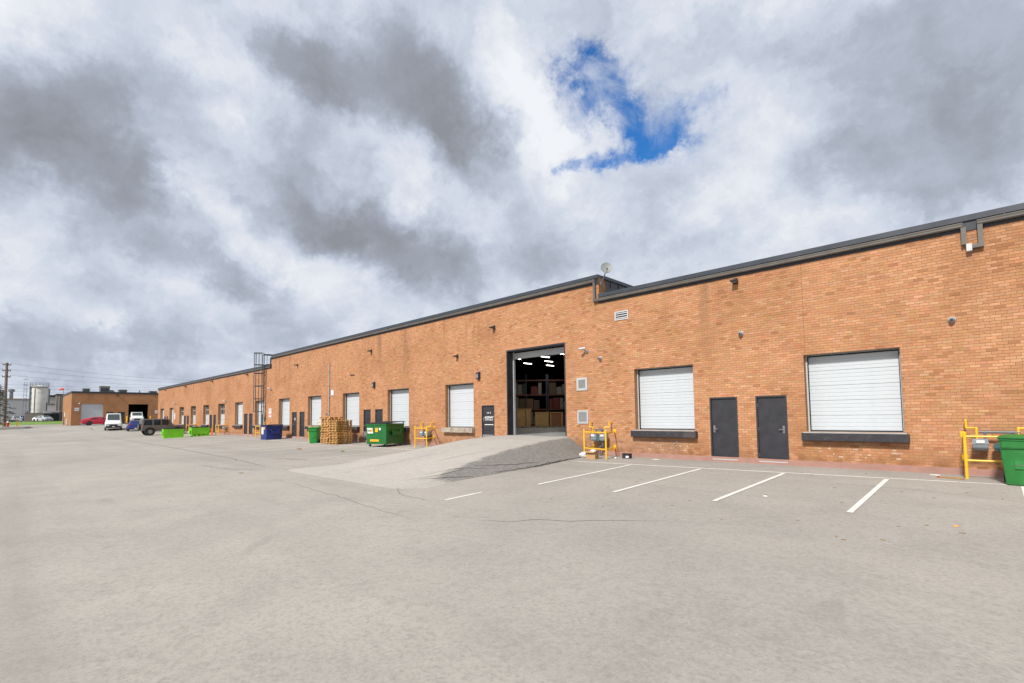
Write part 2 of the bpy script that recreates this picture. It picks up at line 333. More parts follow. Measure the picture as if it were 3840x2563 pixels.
# ------------------------------------------------------------------ mesh helpers
ORG = {}
class MB:
    def __init__(s): s.v = []; s.f = []
    def add(s, vs, fs):
        o = len(s.v); s.v += [tuple(p) for p in vs]; s.f += [tuple(i+o for i in q) for q in fs]; return s
    def box(s, x0, x1, y0, y1, z0, z1):
        return s.add([(x0, y0, z0), (x1, y0, z0), (x1, y1, z0), (x0, y1, z0), (x0, y0, z1), (x1, y0, z1), (x1, y1, z1), (x0, y1, z1)],
                     [(0, 3, 2, 1), (4, 5, 6, 7), (0, 1, 5, 4), (1, 2, 6, 5), (2, 3, 7, 6), (3, 0, 4, 7)])
    def quad(s, a, b, c, d_): return s.add([a, b, c, d_], [(0, 1, 2, 3)])
    def frustum(s, x0, x1, y0, y1, z0, X0, X1, Y0, Y1, z1):
        return s.add([(x0, y0, z0), (x1, y0, z0), (x1, y1, z0), (x0, y1, z0), (X0, Y0, z1), (X1, Y0, z1), (X1, Y1, z1), (X0, Y1, z1)],
                     [(0, 3, 2, 1), (4, 5, 6, 7), (0, 1, 5, 4), (1, 2, 6, 5), (2, 3, 7, 6), (3, 0, 4, 7)])
    def cyl(s, p0, p1, r0, r1=None, n=10, caps=True):
        p0 = Vector(p0); p1 = Vector(p1); r1 = r0 if r1 is None else r1
        a = (p1-p0).normalized(); u = a.orthogonal().normalized(); v_ = a.cross(u)
        vs = [p0+(u*math.cos(2*math.pi*i/n)+v_*math.sin(2*math.pi*i/n))*r0 for i in range(n)]+[p1+(u*math.cos(2*math.pi*i/n)+v_*math.sin(2*math.pi*i/n))*r1 for i in range(n)]
        fs = [(i, (i+1) % n, n+(i+1) % n, n+i) for i in range(n)]
        if caps: fs += [tuple(range(n-1, -1, -1)), tuple(range(n, 2*n))]
        return s.add(vs, fs)
    def tube(s, pts, r_, n=8):
        for a, b in zip(pts, pts[1:]): s.cyl(a, b, r_, n=n)
        for p in pts[1:-1]: s.ball(p, r_*1.03, 6, 4)
        return s
    def ball(s, c, r_, n=10, k=6, sz=1.0):
        prof = [(r_*math.sin(math.pi*i/k), -r_*sz*math.cos(math.pi*i/k)) for i in range(k+1)]
        return s.lathe(prof, n, c)
    def lathe(s, prof, n=16, c=(0, 0, 0), axis='z'):
        vs = []; fs = []
        for (r_, z_) in prof:
            for i in range(n):
                a = 2*math.pi*i/n; p = (max(r_, 1e-4)*math.cos(a), max(r_, 1e-4)*math.sin(a), z_)
                if axis == 'x': p = (p[2], p[0], p[1])
                elif axis == 'y': p = (p[0], p[2], p[1])
                vs.append((p[0]+c[0], p[1]+c[1], p[2]+c[2]))
        m_ = len(prof)
        for j in range(m_-1):
            for i in range(n):
                fs.append((j*n+i, j*n+(i+1) % n, (j+1)*n+(i+1) % n, (j+1)*n+i))
        if prof[0][0] > 1e-3: fs.append(tuple(range(n-1, -1, -1)))
        if prof[-1][0] > 1e-3: fs.append(tuple(range((m_-1)*n, m_*n)))
        return s.add(vs, fs)
    def prism(s, poly, axis, a, b):
        n = len(poly)
        def P_(p, q): return {'x': (q, p[0], p[1]), 'y': (p[0], q, p[1]), 'z': (p[0], p[1], q)}[axis]
        vs = [P_(p, a) for p in poly]+[P_(p, b) for p in poly]
        return s.add(vs, [(i, (i+1) % n, n+(i+1) % n, n+i) for i in range(n)]+[tuple(range(n-1, -1, -1)), tuple(range(n, 2*n))])
    def loft(s, rings):
        n = len(rings[0]); vs = [p for r_ in rings for p in r_]; fs = []
        for j in range(len(rings)-1):
            for i in range(n): fs.append((j*n+i, j*n+(i+1) % n, (j+1)*n+(i+1) % n, (j+1)*n+i))
        fs += [tuple(range(n-1, -1, -1)), tuple(range((len(rings)-1)*n, len(rings)*n))]
        return s.add(vs, fs)
    def build(s, name, mat, parent=None, smooth=False, bevel=0, world=False):
        o_ = ORG.get(parent.name, (0, 0, 0)) if (world and parent is not None) else (0, 0, 0)
        me = bpy.data.meshes.new(name); me.from_pydata([(p[0]-o_[0], p[1]-o_[1], p[2]-o_[2]) for p in s.v], [], s.f)
        bm = bmesh.new(); bm.from_mesh(me); bmesh.ops.recalc_face_normals(bm, faces=bm.faces)
        if bevel: bmesh.ops.bevel(bm, geom=[e for e in bm.edges if len(e.link_faces) == 2 and e.calc_face_angle(0) > .5], offset=bevel, segments=2, affect='EDGES', clamp_overlap=True)
        bm.to_mesh(me); bm.free()
        if smooth:
            for p in me.polygons: p.use_smooth = True
            try: me.set_sharp_from_angle(angle=math.radians(35))
            except Exception: pass
        me.materials.append(MATS[mat]); ob = bpy.data.objects.new(name, me); col.objects.link(ob)
        if parent is not None: ob.parent = parent; ORG[ob.name] = ORG.get(parent.name, (0, 0, 0))
        return ob
def tag(o, label, cat, group=None):
    o['label'] = label; o['category'] = cat
    if group: o['group'] = group
    return o
def thing(name, label, cat, loc=(0, 0, 0), rz=0., group=None, tilt=None):
    o = bpy.data.objects.new(name, None); col.objects.link(o); o.location = loc; o.rotation_euler = tilt or (0, 0, rz); o.empty_display_size = .2
    ORG[o.name] = tuple(loc); return tag(o, label, cat, group)
def struct(o): o['kind'] = 'structure'; return o
def dup(o, parent=None):
    c = o.copy(); col.objects.link(c); c.parent = parent
    for ch in [x for x in bpy.data.objects if x.parent == o]: dup(ch, c)
    return c
def B(): return MB()
def text_part(body, size, mat, parent, loc, rot, name='lettering', shear=0., weight=0., align='CENTER', world=False, spacing=1.0):
    cu = bpy.data.curves.new(name, 'FONT'); cu.body = body; cu.size = size; cu.align_x = align; cu.align_y = 'CENTER'; cu.shear = shear; cu.offset = weight; cu.space_character = spacing
    to = bpy.data.objects.new('tmp', cu); col.objects.link(to); bpy.context.view_layer.update()
    me = bpy.data.meshes.new_from_object(to.evaluated_get(bpy.context.evaluated_depsgraph_get())); bpy.data.objects.remove(to)
    me.materials.clear(); me.materials.append(MATS[mat]); ob = bpy.data.objects.new(name, me); col.objects.link(ob)
    if world: o_ = ORG[parent.name]; loc = tuple(a-b for a, b in zip(loc, o_))
    ob.parent = parent; ob.location = loc; ob.rotation_euler = rot
    return ob
def interp(x, pts):
    if x <= pts[0][0]: return pts[0][1]
    for (a, b), (c, d_) in zip(pts, pts[1:]):
        if x <= c: return b+(d_-b)*(x-a)/(c-a)
    return pts[-1][1]

# ------------------------------------------------------------------ ground
RISE = [(-160, 1.75), (-139, 1.12), (-113, 1.08), (-94, .27), (-74, 0), (0, 0)]
def gz(x, y):
    yy = min(max(y, -60), D)
    return -SL*(D-yy)*(1.0 if x > -118 else max(.25, 1-(-118-x)/40))+interp(x, RISE)
def lines(spec):
    o = []
    for a, b, st in spec:
        n = max(1, round((b-a)/st)); o += [a+(b-a)*i/n for i in range(n)]
    return o+[spec[-1][1]]
gx = lines([(-1500, -300, 200), (-300, -170, 10), (-170, -60, 2), (-60, 60, 4), (60, 900, 120)])
gy = lines([(-900, -60, 120), (-60, D, 3.0), (D, 60, 4), (60, 1300, 180)])
g = B(); nx = len(gx)
g.add([(x, y, gz(x, y)) for y in gy for x in gx], [(j*nx+i, j*nx+i+1, (j+1)*nx+i+1, (j+1)*nx+i) for j in range(len(gy)-1) for i in range(nx-1)])
struct(g.build('ground', 'asphalt', smooth=True))
def lay(poly, dz):            # drape a polygon strip over the yard
    return [(x, y, gz(x, y)+dz) for x, y in poly]
def strip(name, pts, width, mat, dz=.004, taper=False):
    m_ = B(); L = []; R_ = []
    for i, p in enumerate(pts):
        a = pts[max(0, i-1)]; b = pts[min(len(pts)-1, i+1)]
        dx, dy = b[0]-a[0], b[1]-a[1]; q = math.hypot(dx, dy) or 1
        wd = width*.5*((.25+.75*math.sin(math.pi*min(1, (i+.3)/(len(pts)-.4)))) if taper else 1)
        L.append((p[0]-dy/q*wd, p[1]+dx/q*wd)); R_.append((p[0]+dy/q*wd, p[1]-dx/q*wd))
    for i in range(len(pts)-1):
        m_.quad(*lay([L[i], R_[i], R_[i+1], L[i+1]], dz))
    return struct(m_.build(name, mat))
def seg(a, b, n): return [(a[0]+(b[0]-a[0])*i/n, a[1]+(b[1]-a[1])*i/n) for i in range(n+1)]
LW = .10
strip('parking_line', seg((-11.07, 14.95), (3.2, 16.15), 8), LW, 'line_paint', .0042)
strip('parking_line', seg((-72, 15.05), (-20.6, 15.15), 30), LW, 'line_paint', .0042)
for a, b in (((-8.83, 14.98), (-8.74, 10.04)), ((-6.47, 15.15), (-6.47, 10.16)), ((-4.17, 15.34), (-4.19, 10.42)), ((-1.86, 15.5), (-1.86, 10.72)), ((.55, 15.75), (.50, 10.9))):
    strip('parking_line', seg(a, b, 4), LW, 'line_paint', .0084)
for k_ in range(20):
    x = -19.6-2.58*k_
    strip('parking_line', seg((x, 15.05 if k_ else 13.15), (x+.02, 10.3), 4), LW, 'line_paint', .0084)
strip('parking_line', seg((-9.09, 7.18), (-9.14, 8.37), 2), .085, 'line_paint', .0042)
def crack(pts, wd, jit=.12, n=10):
    P2 = []
    for a, b in zip(pts, pts[1:]):
        for q in seg(a, b, n)[:-1]: P2.append((q[0]+random.gauss(0, jit), q[1]+random.gauss(0, jit)))
    P2.append(pts[-1]); strip('pavement_crack', P2, wd, 'crack', .003, True)
crack([(-19.2, 7.5), (-15.9, 7.75), (-12.4, 7.45)], .055, .03)
crack([(-19.6, 8.0), (-17.5, 8.5), (-14.6, 8.4)], .03, .05)
crack([(-86, 8.6), (-60, 8.5), (-44.5, 8.35), (-25.9, 7.85), (-20.9, 7.43)], .05, .05)
crack([(-24.5, 6.0), (-21.3, 6.26), (-19.8, 7.0)], .03, .03)
crack([(-16.4, 6.2), (-12, 5.9), (-8.0, 5.5)], .012, .04)
crack([(-24.5, 9.0), (-22.0, 9.6)], .06, .03)
crack([(-11.8, 7.6), (-10.6, 7.0), (-9.4, 6.9)], .014, .03)
crack([(-7.0, 6.2), (-4.2, 8.2)], .016, .05)
crack([(-3.6, 14.2), (-1.2, 14.1), (.8, 13.4)], .008, .03)
crack([(-112, 9.4), (-104, 10.2), (-97, 10.0)], .12, .08)

# loading ramp up to the big door
PY = [(7.3, 0), (8.3, .06), (9.3, .15), (10.3, .27), (11.4, .40), (13.1, .55), (15.1, .69), (17.3, .735)]
CR = [(7.4, -11.7), (8.3, -11.95), (10.3, -12.25), (11.4, -12.5), (13.1, -12.9), (15.1, -13.2), (17.4, -13.33)]
TR = [(7.4, -11.2), (8.0, -10.75), (9.1, -11.1), (12.8, -11.2), (14.8, -11.55), (16.2, -11.7), (17.4, -12.05)]
TL = [(7.4, -19.3), (9.4, -18.9), (11.5, -19.4), (12.9, -19.95), (14.9, -21.1), (17.4, -22.6)]
LC = [(7.4, -17.8), (11.5, -17.0), (17.4, -17.0)]
def ramp_h(x, y):
    h = interp(y, PY); c = interp(y, CR); tr = interp(y, TR); tl = interp(y, TL); lc = interp(y, LC)
    wob = .012*math.sin(x*2.3+y*1.1)*min(1, h*3)
    if x > c: s_ = (tr-x)/(tr-c); h *= max(-.1, (3*s_*s_-2*s_**3)*.35+.65*s_) if s_ > 0 else -.3
    elif x < lc: s_ = (x-tl)/(lc-tl); h *= (1-(1-s_)**1.35) if s_ > 0 else -.3
    return h+wob
ys = [7.2+i*.115 for i in range(88)]; ys[-1] = D-.002; xs = [-23.0+i*.115 for i in range(110)]
top = B(); flank = B(); vi = {}
grid = [[(x, y, gz(x, y)+ramp_h(x, y)-.004) for x in xs] for y in ys]
def split_build(name, mat, keep):
    used = {}; vs = []; fs = []
    for j in range(len(ys)-1):
        for i in range(len(xs)-1):
            x, y = xs[i]+.057, ys[j]+.057
            if ramp_h(x, y) < -.02 or not keep(x, y): continue
            q = []
            for (jj, ii) in ((j, i), (j, i+1), (j+1, i+1), (j+1, i)):
                if (jj, ii) not in used: used[(jj, ii)] = len(vs); vs.append(grid[jj][ii])
                q.append(used[(jj, ii)])
            fs.append(tuple(q))
    m_ = B(); m_.add(vs, fs); return struct(m_.build(name, mat, smooth=True))
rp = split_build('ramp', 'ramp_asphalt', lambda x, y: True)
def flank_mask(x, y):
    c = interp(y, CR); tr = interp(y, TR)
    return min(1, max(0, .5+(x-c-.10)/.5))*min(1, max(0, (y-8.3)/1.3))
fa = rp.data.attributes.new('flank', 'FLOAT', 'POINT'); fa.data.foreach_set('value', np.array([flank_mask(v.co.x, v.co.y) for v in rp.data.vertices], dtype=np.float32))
def ramp_crack(pts, wd):
    P2 = []
    for a, b in zip(pts, pts[1:]):
        for q in seg(a, b, 9)[:-1]: P2.append((q[0]+random.gauss(0, .02), q[1]+random.gauss(0, .02)))
    P2.append(pts[-1]); m_ = B()
    for i in range(len(P2)-1):
        (xa, ya), (xb, yb) = P2[i], P2[i+1]; dx, dy = xb-xa, yb-ya; q = math.hypot(dx, dy) or 1; h_ = wd/2*(.3+.7*math.sin(math.pi*(i+.5)/len(P2)))
        m_.quad(*[(x, y, gz(x, y)+max(0, ramp_h(x, y))+.006) for x, y in ((xa-dy/q*h_, ya+dx/q*h_), (xa+dy/q*h_, ya-dx/q*h_), (xb+dy/q*h_, yb-dx/q*h_), (xb-dy/q*h_, yb+dx/q*h_))])
    struct(m_.build('pavement_crack', 'crack'))
for pts, wd in (([(-13.9, 10.4), (-13.6, 11.6), (-13.3, 12.4)], .025), ([(-12.4, 9.0), (-12.1, 9.9), (-11.7, 10.9)], .022), ([(-12.3, 8.2), (-11.9, 9.0), (-11.9, 10.2)], .02), ([(-11.9, 8.5), (-11.5, 9.4), (-11.3, 10.0)], .03),
                ([(-12.0, 10.6), (-11.7, 12.2), (-11.6, 13.4)], .025), ([(-16.5, 8.2), (-15.5, 9.8), (-15.0, 11.9)], .018), ([(-11.35, 11.0), (-11.3, 12.6), (-11.55, 14.4), (-11.75, 16.2)], .05), ([(-18.9, 9.3), (-19.0, 11.5), (-19.9, 13.6)], .03)): ramp_crack(pts, wd)
#@@GROUNDEND

# ------------------------------------------------------------------ warehouse
CH = .0767; BL = .208                         # brick course and brick length
XL, XR = -94.4, 9.0                           # ends of the long wall
HX0, HX1 = -47.5, -11.5                       # stretch with the higher roof
RL, RH = 6.75, 7.59
NL, NH = 83, 94                               # courses up to the eaves
Wh = thing('warehouse', 'long orange brick warehouse with a row of white dock doors and grey eaves', 'building', (-42, D, 0))
DW = 2.38
dock_x = [-2.81, -8.74, -20.66, -26.61, -32.62, -38.48, -44.52, -50.40, -56.37, -85.49, -91.43]
wind_x = [-62.18, -68.16, -73.86, -79.72]
zc = lambda n: n*CH
DZ0, DZ1 = zc(14), zc(45)
doors = [(-6.99, -6.05), (-5.46, -4.53), (-30.83, -29.90), (-29.32, -28.39), (-42.77, -41.80), (-41.26, -40.29), (-54.68, -53.70), (-53.22, -52.24),
         (-66.60, -65.62), (-65.12, -64.14), (-78.30, -77.32), (-76.82, -75.84), (-89.90, -88.92), (-88.45, -87.47)]
openings = [(c-DW/2, c+DW/2, DZ0, DZ1) for c in dock_x+wind_x]+[(a, b, zc(1), zc(29)) for a, b in doors]
unit = (-18.85, -17.91, zc(6), zc(29)); gar = (-17.0, -13.34, zc(8), zc(64))
openings += [unit, gar]
# mortar backing with the openings cut out
def wall_cells(m_, y, skip):
    X = sorted({XL, XR, HX0, HX1, *[o[0] for o in openings], *[o[1] for o in openings]})
    for a, b in zip(X, X[1:]):
        xm = (a+b)/2; ztop = zc(NH) if HX0 < xm < HX1 else zc(NL)
        cuts = sorted([(o[2], o[3]) for o in openings if o[0] < xm < o[1]]); z = -.3
        for c0, c1 in cuts+[(ztop, ztop)]:
            if c0 > z: m_.quad((a, y, z), (b, y, z), (b, y, c0), (a, y, c0))
            z = max(z, c1)
wl = B(); wall_cells(wl, D+.0015, None)
wall = wl.build('wall', 'mortar', Wh, world=True)
# bricks
pal = np.array([(.448, .228, .119), (.434, .217, .111), (.412, .199, .100), (.472, .248, .136), (.438, .213, .103), (.345, .160, .078), (.495, .268, .152)])
pw = np.array([.27, .25, .16, .14, .10, .04, .04])
bricks = []                                   # x0, x1, z0, z1
JN = .0085
for k_ in range(NH):
    z0, z1 = zc(k_), zc(k_+1)
    ivs = [(XL, XR)] if k_ < NL else [(HX0, HX1)]
    for o in openings:
        if o[2] < z1-.02 and o[3] > z0+.02:
            nv = []
            for a, b in ivs:
                if o[1] <= a or o[0] >= b: nv.append((a, b)); continue
                if o[0] > a: nv.append((a, o[0]))
                if o[1] < b: nv.append((o[1], b))
            ivs = nv
    off = (k_ % 2)*BL/2+(.012*math.sin(k_*1.7))
    for a, b in ivs:
        i0 = math.floor((a-off)/BL)
        x = off+i0*BL
        while x < b:
            p0, p1 = max(a, x), min(b, x+BL)
            if p1-p0 > .03: bricks.append((p0, p1, z0, z1))
            x += BL
bk = np.array(bricks); nb = len(bk)
ci = rng.choice(len(pal), nb, p=pw); bcol = np.clip(pal[ci]*(1+rng.normal(0, .045, (nb, 1)))*(1+rng.normal(0, .03, (nb, 3))), .02, .6)
# the 300 bricks that show largest are objects of their own
full = (bk[:, 1]-bk[:, 0]) > BL*.96
cand = []
for i in range(nb):
    if full[i] and bk[i, 0] > -2.5:
        u0, v0, _ = pix((bk[i, 0], D, bk[i, 2])); u1, v1, _ = pix((bk[i, 1], D, bk[i, 3]))
        if u1 < 3838 and u0 > 0: cand.append((-(u1-u0)*abs(v1-v0), i))
cand.sort(); pick = [i for _, i in cand[:300]]; pset = set(pick)
proto = []
for v_ in range(14):
    c_ = pal[[0, 1, 2, 3, 4, 0, 1, 2, 3, 0, 1, 5, 6, 0][v_]]*(1+rng.normal(0, .07))
    m_ = B(); hx, hz = BL/2-JN/2, CH/2-JN/2; e = .004
    m_.add([(-hx, .02, -hz), (hx, .02, -hz), (hx, .02, hz), (-hx, .02, hz), (-hx, 0, -hz), (hx, 0, -hz), (hx, 0, hz), (-hx, 0, hz), (-hx+e, -e, -hz+e), (hx-e, -e, -hz+e), (hx-e, -e, hz-e), (-hx+e, -e, hz-e)],
           [(4, 5, 1, 0), (5, 6, 2, 1), (6, 7, 3, 2), (7, 4, 0, 3), (8, 9, 5, 4), (9, 10, 6, 5), (10, 11, 7, 6), (11, 8, 4, 7), (11, 10, 9, 8)])
    ob = m_.build('brick', 'brick', wall)
    at_ = ob.data.attributes.new('bcol', 'FLOAT_COLOR', 'POINT')
    at_.data.foreach_set('color', np.tile(np.append(np.clip(c_, .02, .6), 1.0), len(ob.data.vertices)).astype(np.float32))
    proto.append(ob)
ow = ORG[wall.name]
for n_, i in enumerate(pick):
    if n_ < len(proto): ob = proto[n_]
    else:
        ob = bpy.data.objects.new('brick', proto[random.randrange(len(proto))].data); col.objects.link(ob); ob.parent = wall
    ob.location = ((bk[i, 0]+bk[i, 1])/2-ow[0], D-ow[1]+random.uniform(-.0015, .002), (bk[i, 2]+bk[i, 3])/2-ow[2])
rest = np.array([i not in pset for i in range(nb)]); R4 = bk[rest]; C4 = bcol[rest]; n4 = len(R4)
x0, x1, z0, z1 = (R4[:, 0]+JN/2, R4[:, 1]-JN/2, R4[:, 2]+JN/2, R4[:, 3]-JN/2); yf = D-.003+rng.uniform(-.0015, .003, n4); yb = np.full(n4, D+.02); e = .0008
V8 = np.stack([np.stack(p, 1) for p in ((x0, yb, z0), (x1, yb, z0), (x1, yb, z1), (x0, yb, z1), (x0+e, yf, z0+e), (x1-e, yf, z0+e), (x1-e, yf, z1-e), (x0+e, yf, z1-e))], 1)-np.array(ow)
fq = np.array([(4, 5, 6, 7), (0, 1, 5, 4), (1, 2, 6, 5), (2, 3, 7, 6), (3, 0, 4, 7)])
faces = (fq[None]+8*np.arange(n4)[:, None, None]).reshape(-1, 4)
me = bpy.data.meshes.new('brick_courses'); me.vertices.add(8*n4); me.vertices.foreach_set('co', V8.reshape(-1).astype(np.float32))
me.loops.add(faces.size); me.loops.foreach_set('vertex_index', faces.reshape(-1).astype(np.int32))
me.polygons.add(len(faces)); me.polygons.foreach_set('loop_start', np.arange(0, faces.size, 4, dtype=np.int32)); me.polygons.foreach_set('loop_total', np.full(len(faces), 4, dtype=np.int32))
me.update(calc_edges=True)
me.shade_flat()
at_ = me.attributes.new('bcol', 'FLOAT_COLOR', 'FACE'); at_.data.foreach_set('color', np.repeat(np.hstack([C4, np.ones((n4, 1))]), 5, axis=0).reshape(-1).astype(np.float32))
me.materials.append(MATS['brick']); bo = bpy.data.objects.new('brick_courses', me); col.objects.link(bo); bo.parent = wall; bo['kind'] = 'stuff'
# painted plinth strip along the foot of the wall
pl_ = B(); edges = sorted([(a-.01, b+.01) for a, b in doors]); x = XR
segs = []; cur = XL
for a, b in [(-22.2, -12.2)]: segs += [(XL, a), (b, XR)]
for a, b in segs: pl_.box(a, b, D-.016, D+.005, -.25, .175)
pl_.build('plinth', 'plinth_paint', Wh, world=True)
# reveals of every opening
def reveal(o, depth, mat='brick_texture', bottom='concrete'):
    m_ = B(); a, b, c, d_ = o; y0, y1 = D+.0, D+depth
    m_.quad((a, y0, c), (a, y1, c), (a, y1, d_), (a, y0, d_)); m_.build('jamb', mat, Wh, world=True); m_ = B(); m_.quad((b, y0, c), (b, y1, c), (b, y1, d_), (b, y0, d_))
    m_.build('jamb', mat, Wh, world=True)
    m_ = B(); m_.quad((a, y0, d_), (b, y0, d_), (b, y1, d_), (a, y1, d_)); m_.build('lintel', 'lintel_steel', Wh, world=True)
    m_ = B(); m_.quad((a, y0, c), (b, y0, c), (b, y1, c), (a, y1, c)); m_.build('threshold', bottom, Wh, world=True)
for c in dock_x+wind_x: reveal((c-DW/2, c+DW/2, DZ0, DZ1), .36)
# sectional dock doors
def make_dock():
    h = DZ1-DZ0
    m_ = B()
    for s_ in (-1, 1):
        m_.box(min(s_*(DW/2-.001), s_*(DW/2-.045)), max(s_*(DW/2-.001), s_*(DW/2-.045)), .22, .34, 0, h)
    m_.box(-DW/2+.045, DW/2-.045, .25, .34, h-.03, h-.002)
    fr = m_.build('dock_door', 'white_trim', Wh)
    m_ = B()
    for s_ in (-1, 1): m_.box(min(s_*(DW/2-.045), s_*(DW/2-.065)), max(s_*(DW/2-.045), s_*(DW/2-.065)), .235, .33, 0, h-.03)
    m_.box(-DW/2+.065, DW/2-.065, .235, .33, h-.055, h-.03); m_.box(-DW/2+.065, DW/2-.065, .245, .33, 0, .03)
    m_.build('seal', 'black_rubber', fr)
    n = 5; ph = (h-.055-.03)/n; wq = DW/2-.065; mesh = None
    prof = [(.30, 0.0), (.290, .006), (.290, ph-.006), (.30, ph)]
    rib = 4
    prof = [(.312, .002), (.300, .012)]
    for q in range(1, rib):
        zz = ph*q/rib; prof += [(.300, zz-.013), (.309, zz-.006), (.309, zz+.002), (.300, zz+.010)]
    prof += [(.300, ph-.012), (.312, ph-.002)]
    for k_ in range(n):
        if mesh is None:
            m_ = B(); vs = [(-wq, y, z) for y, z in prof]+[(wq, y, z) for y, z in prof]; L = len(prof)
            m_.add(vs, [(i, i+1, L+i+1, L+i) for i in range(L-1)]); p_ = m_.build('panel', 'white_panel', fr); mesh = p_.data
        else: p_ = bpy.data.objects.new('panel', mesh); col.objects.link(p_); p_.parent = fr
        p_.location = (0, 0, .03+k_*ph)
    return fr
ob0 = ORG[Wh.name]
dk = make_dock()
for i, c in enumerate(dock_x):
    o = dk if i == 0 else dup(dk, Wh)
    o.location = (c-ob0[0], D-ob0[1], DZ0-ob0[2])
# glazed dock doors of the far bays
def make_glazed():
    h = DZ1-DZ0; q = DW/2; m_ = B()
    for x in (-q+.04, -q/3, q/3, q-.04): m_.box(x-.04 if abs(x) > q*.5 else x-.03, x+.04 if abs(x) > q*.5 else x+.03, .28, .34, 0, h)
    for z in (0.03, h*.25, h*.5, h*.75, h-.04): m_.box(-q+.002, q-.002, .275, .335, z-.03, z+.03)
    fr = m_.build('glazed_door', 'white_trim', Wh)
    for r_ in range(4):
        for c in range(3):
            xa = -q+.06+c*(2*q-.12)/3; m_ = B(); m_.box(xa, xa+(2*q-.12)/3, .30, .312, h*.25*r_, h*.25*(r_+1))
            m_.build('pane', 'window_glass' if r_ > 1 else 'white_panel', fr)
    return fr
gl = make_glazed()
for i, c in enumerate(wind_x):
    o = gl if i == 0 else dup(gl, Wh); o.location = (c-ob0[0], D-ob0[1], DZ0-ob0[2])
# dock sills / bumpers
for c in dock_x+wind_x:
    m_ = B()
    if c == -20.66:
        pts = []
        for k_ in range(15):
            x = c-1.3+k_*2.6/14; j1, j2 = random.uniform(-.02, .01), random.uniform(-.03, .03)
            pts.append([(x, D-.24+random.uniform(0, .03), .80+abs(j2)), (x, D+.0, .78), (x, D+.0, 1.066), (x, D-.22+j1, 1.05+j1)])
        m_.loft(pts); o = m_.build('dock_sill', 'old_concrete', Wh, smooth=True, world=True); o['label'] = 'bare chipped concrete dock sill'
    else:
        m_.box(c-1.30, c+1.30, D-.21, D-.004, .80, 1.035); o = m_.build('dock_sill', 'sill_paint', Wh, bevel=.012, world=True)
        m_ = B(); m_.box(c-1.25, c+1.25, D-.19, D-.0, 1.036, 1.062); m_.build('dock_lip', 'concrete', Wh, world=True)
# man doors
def make_door(flip, z0=zc(1), text=None):
    h = zc(29)-z0; wd = .94; m_ = B()
    m_.box(-wd/2, -wd/2+.05, .0, .12, 0, h-.002); m_.box(wd/2-.05, wd/2, .0, .12, 0, h-.002); m_.box(-wd/2+.05, wd/2-.05, .0, .12, h-.05, h-.002)
    fr = m_.build('door', 'charcoal_metal', Wh)
    m_ = B(); m_.box(-wd/2+.055, wd/2-.055, .045, .09, .03, h-.055); m_.build('leaf', 'door_paint', fr)
    s_ = -1 if flip else 1; hx = s_*(wd/2-.13)
    m_ = B(); m_.box(hx-.032, hx+.032, .030, .046, .93, 1.17); m_.cyl((hx, .03, 1.05), (hx, -.03, 1.05), .013); m_.cyl((hx, -.03, 1.05), (hx-s_*.13, -.03, 1.05), .012); m_.build('handle', 'steel', fr)
    for hz_ in (.22, 1.05, 1.85):
        if hz_ < h-.1: m_ = B(); m_.cyl((-s_*(wd/2-.052), .035, hz_-.06), (-s_*(wd/2-.052), .035, hz_+.06), .011, n=6); m_.build('hinge', 'steel', fr)
    m_ = B(); m_.box(-wd/2+.05, wd/2-.05, -.02, .12, -.01, .025); m_.build('door_sill', 'white_trim', fr)
    return fr
dL, dR = make_door(True), make_door(False)
for i, (a, b) in enumerate(doors):
    src = dL if i % 2 == 0 else dR; o = src if i < 2 else dup(src, Wh)
    o.location = ((a+b)/2-ob0[0], D-ob0[1], zc(1)-ob0[2])
for i in (2, 3): pass
dU = make_door(True, zc(6)); dU.location = ((unit[0]+unit[1])/2-ob0[0], D-ob0[1], zc(6)-ob0[2]); dU['label'] = 'charcoal steel door with white lettering'
def on_door(body, size, x, z, weight, shear=0., par=dU, base=zc(6)):
    text_part(body, size, 'label_white', par, (x, .043, z-base), (math.pi/2, 0, 0), weight=weight, shear=shear)
on_door('UNIT 20', .085, .02, 1.835, .002); on_door('ACEWAY', .155, .03, 1.60, .005, .12); on_door('AUTO PARTS', .098, .03, 1.475, .002)
m_ = B(); m_.box(-.30, .35, .040, .0445, 1.22-zc(6), 1.255-zc(6)); m_.build('lettering', 'label_white', dU)
d23 = [o for o in bpy.data.objects if o.name.startswith('door') and o.parent == Wh and abs(o.location.x+ob0[0]+42.285) < .05][0]
text_part('23', .26, 'label_white', d23, (0, .043, 1.62-zc(1)), (math.pi/2, 0, 0), weight=.008)
for a, b in doors+[unit[:2]]:
    pass
# eaves: coping, fascia and gutter for each stretch of roof
def eaves(a, b, R_, gut):
    m_ = B(); m_.box(a, b, D-.055, D+.36, R_-.135, R_); m_.box(a, b, D-.062, D-.055, R_-.155, R_-.02); m_.build('coping', 'slate_metal', Wh, world=True)
    m_ = B(); m_.box(a+.002, b-.002, D-.022, D+.25, R_-.41, R_-.136); m_.build('fascia', 'charcoal_metal', Wh, world=True)
    for p, q in gut:
        m_ = B(); m_.prism([(D-.024, R_-.205), (D-.150, R_-.205), (D-.150, R_-.225), (D-.138, R_-.265), (D-.138, R_-.300), (D-.118, R_-.325), (D-.024, R_-.325)], 'x', p, q)
        gt = m_.build('gutter', 'gutter_metal', Wh, world=True)
        n = int((q-p)/1.2)
        m_ = B()
        for k_ in range(n):
            x = p+.5+k_*1.2; m_.box(x-.012, x+.012, D-.153, D-.02, R_-.203, R_-.196)
        if n > 0: m_.build('gutter_strap', 'galvanised', gt, world=True)
eaves(HX1+.002, XR, RL, [(-11.66, -.17), (.10, XR)]); eaves(XL, HX0-.002, RL, [(XL, HX0-.1)]); eaves(HX0, HX1, RH, [(HX0, -11.62)])
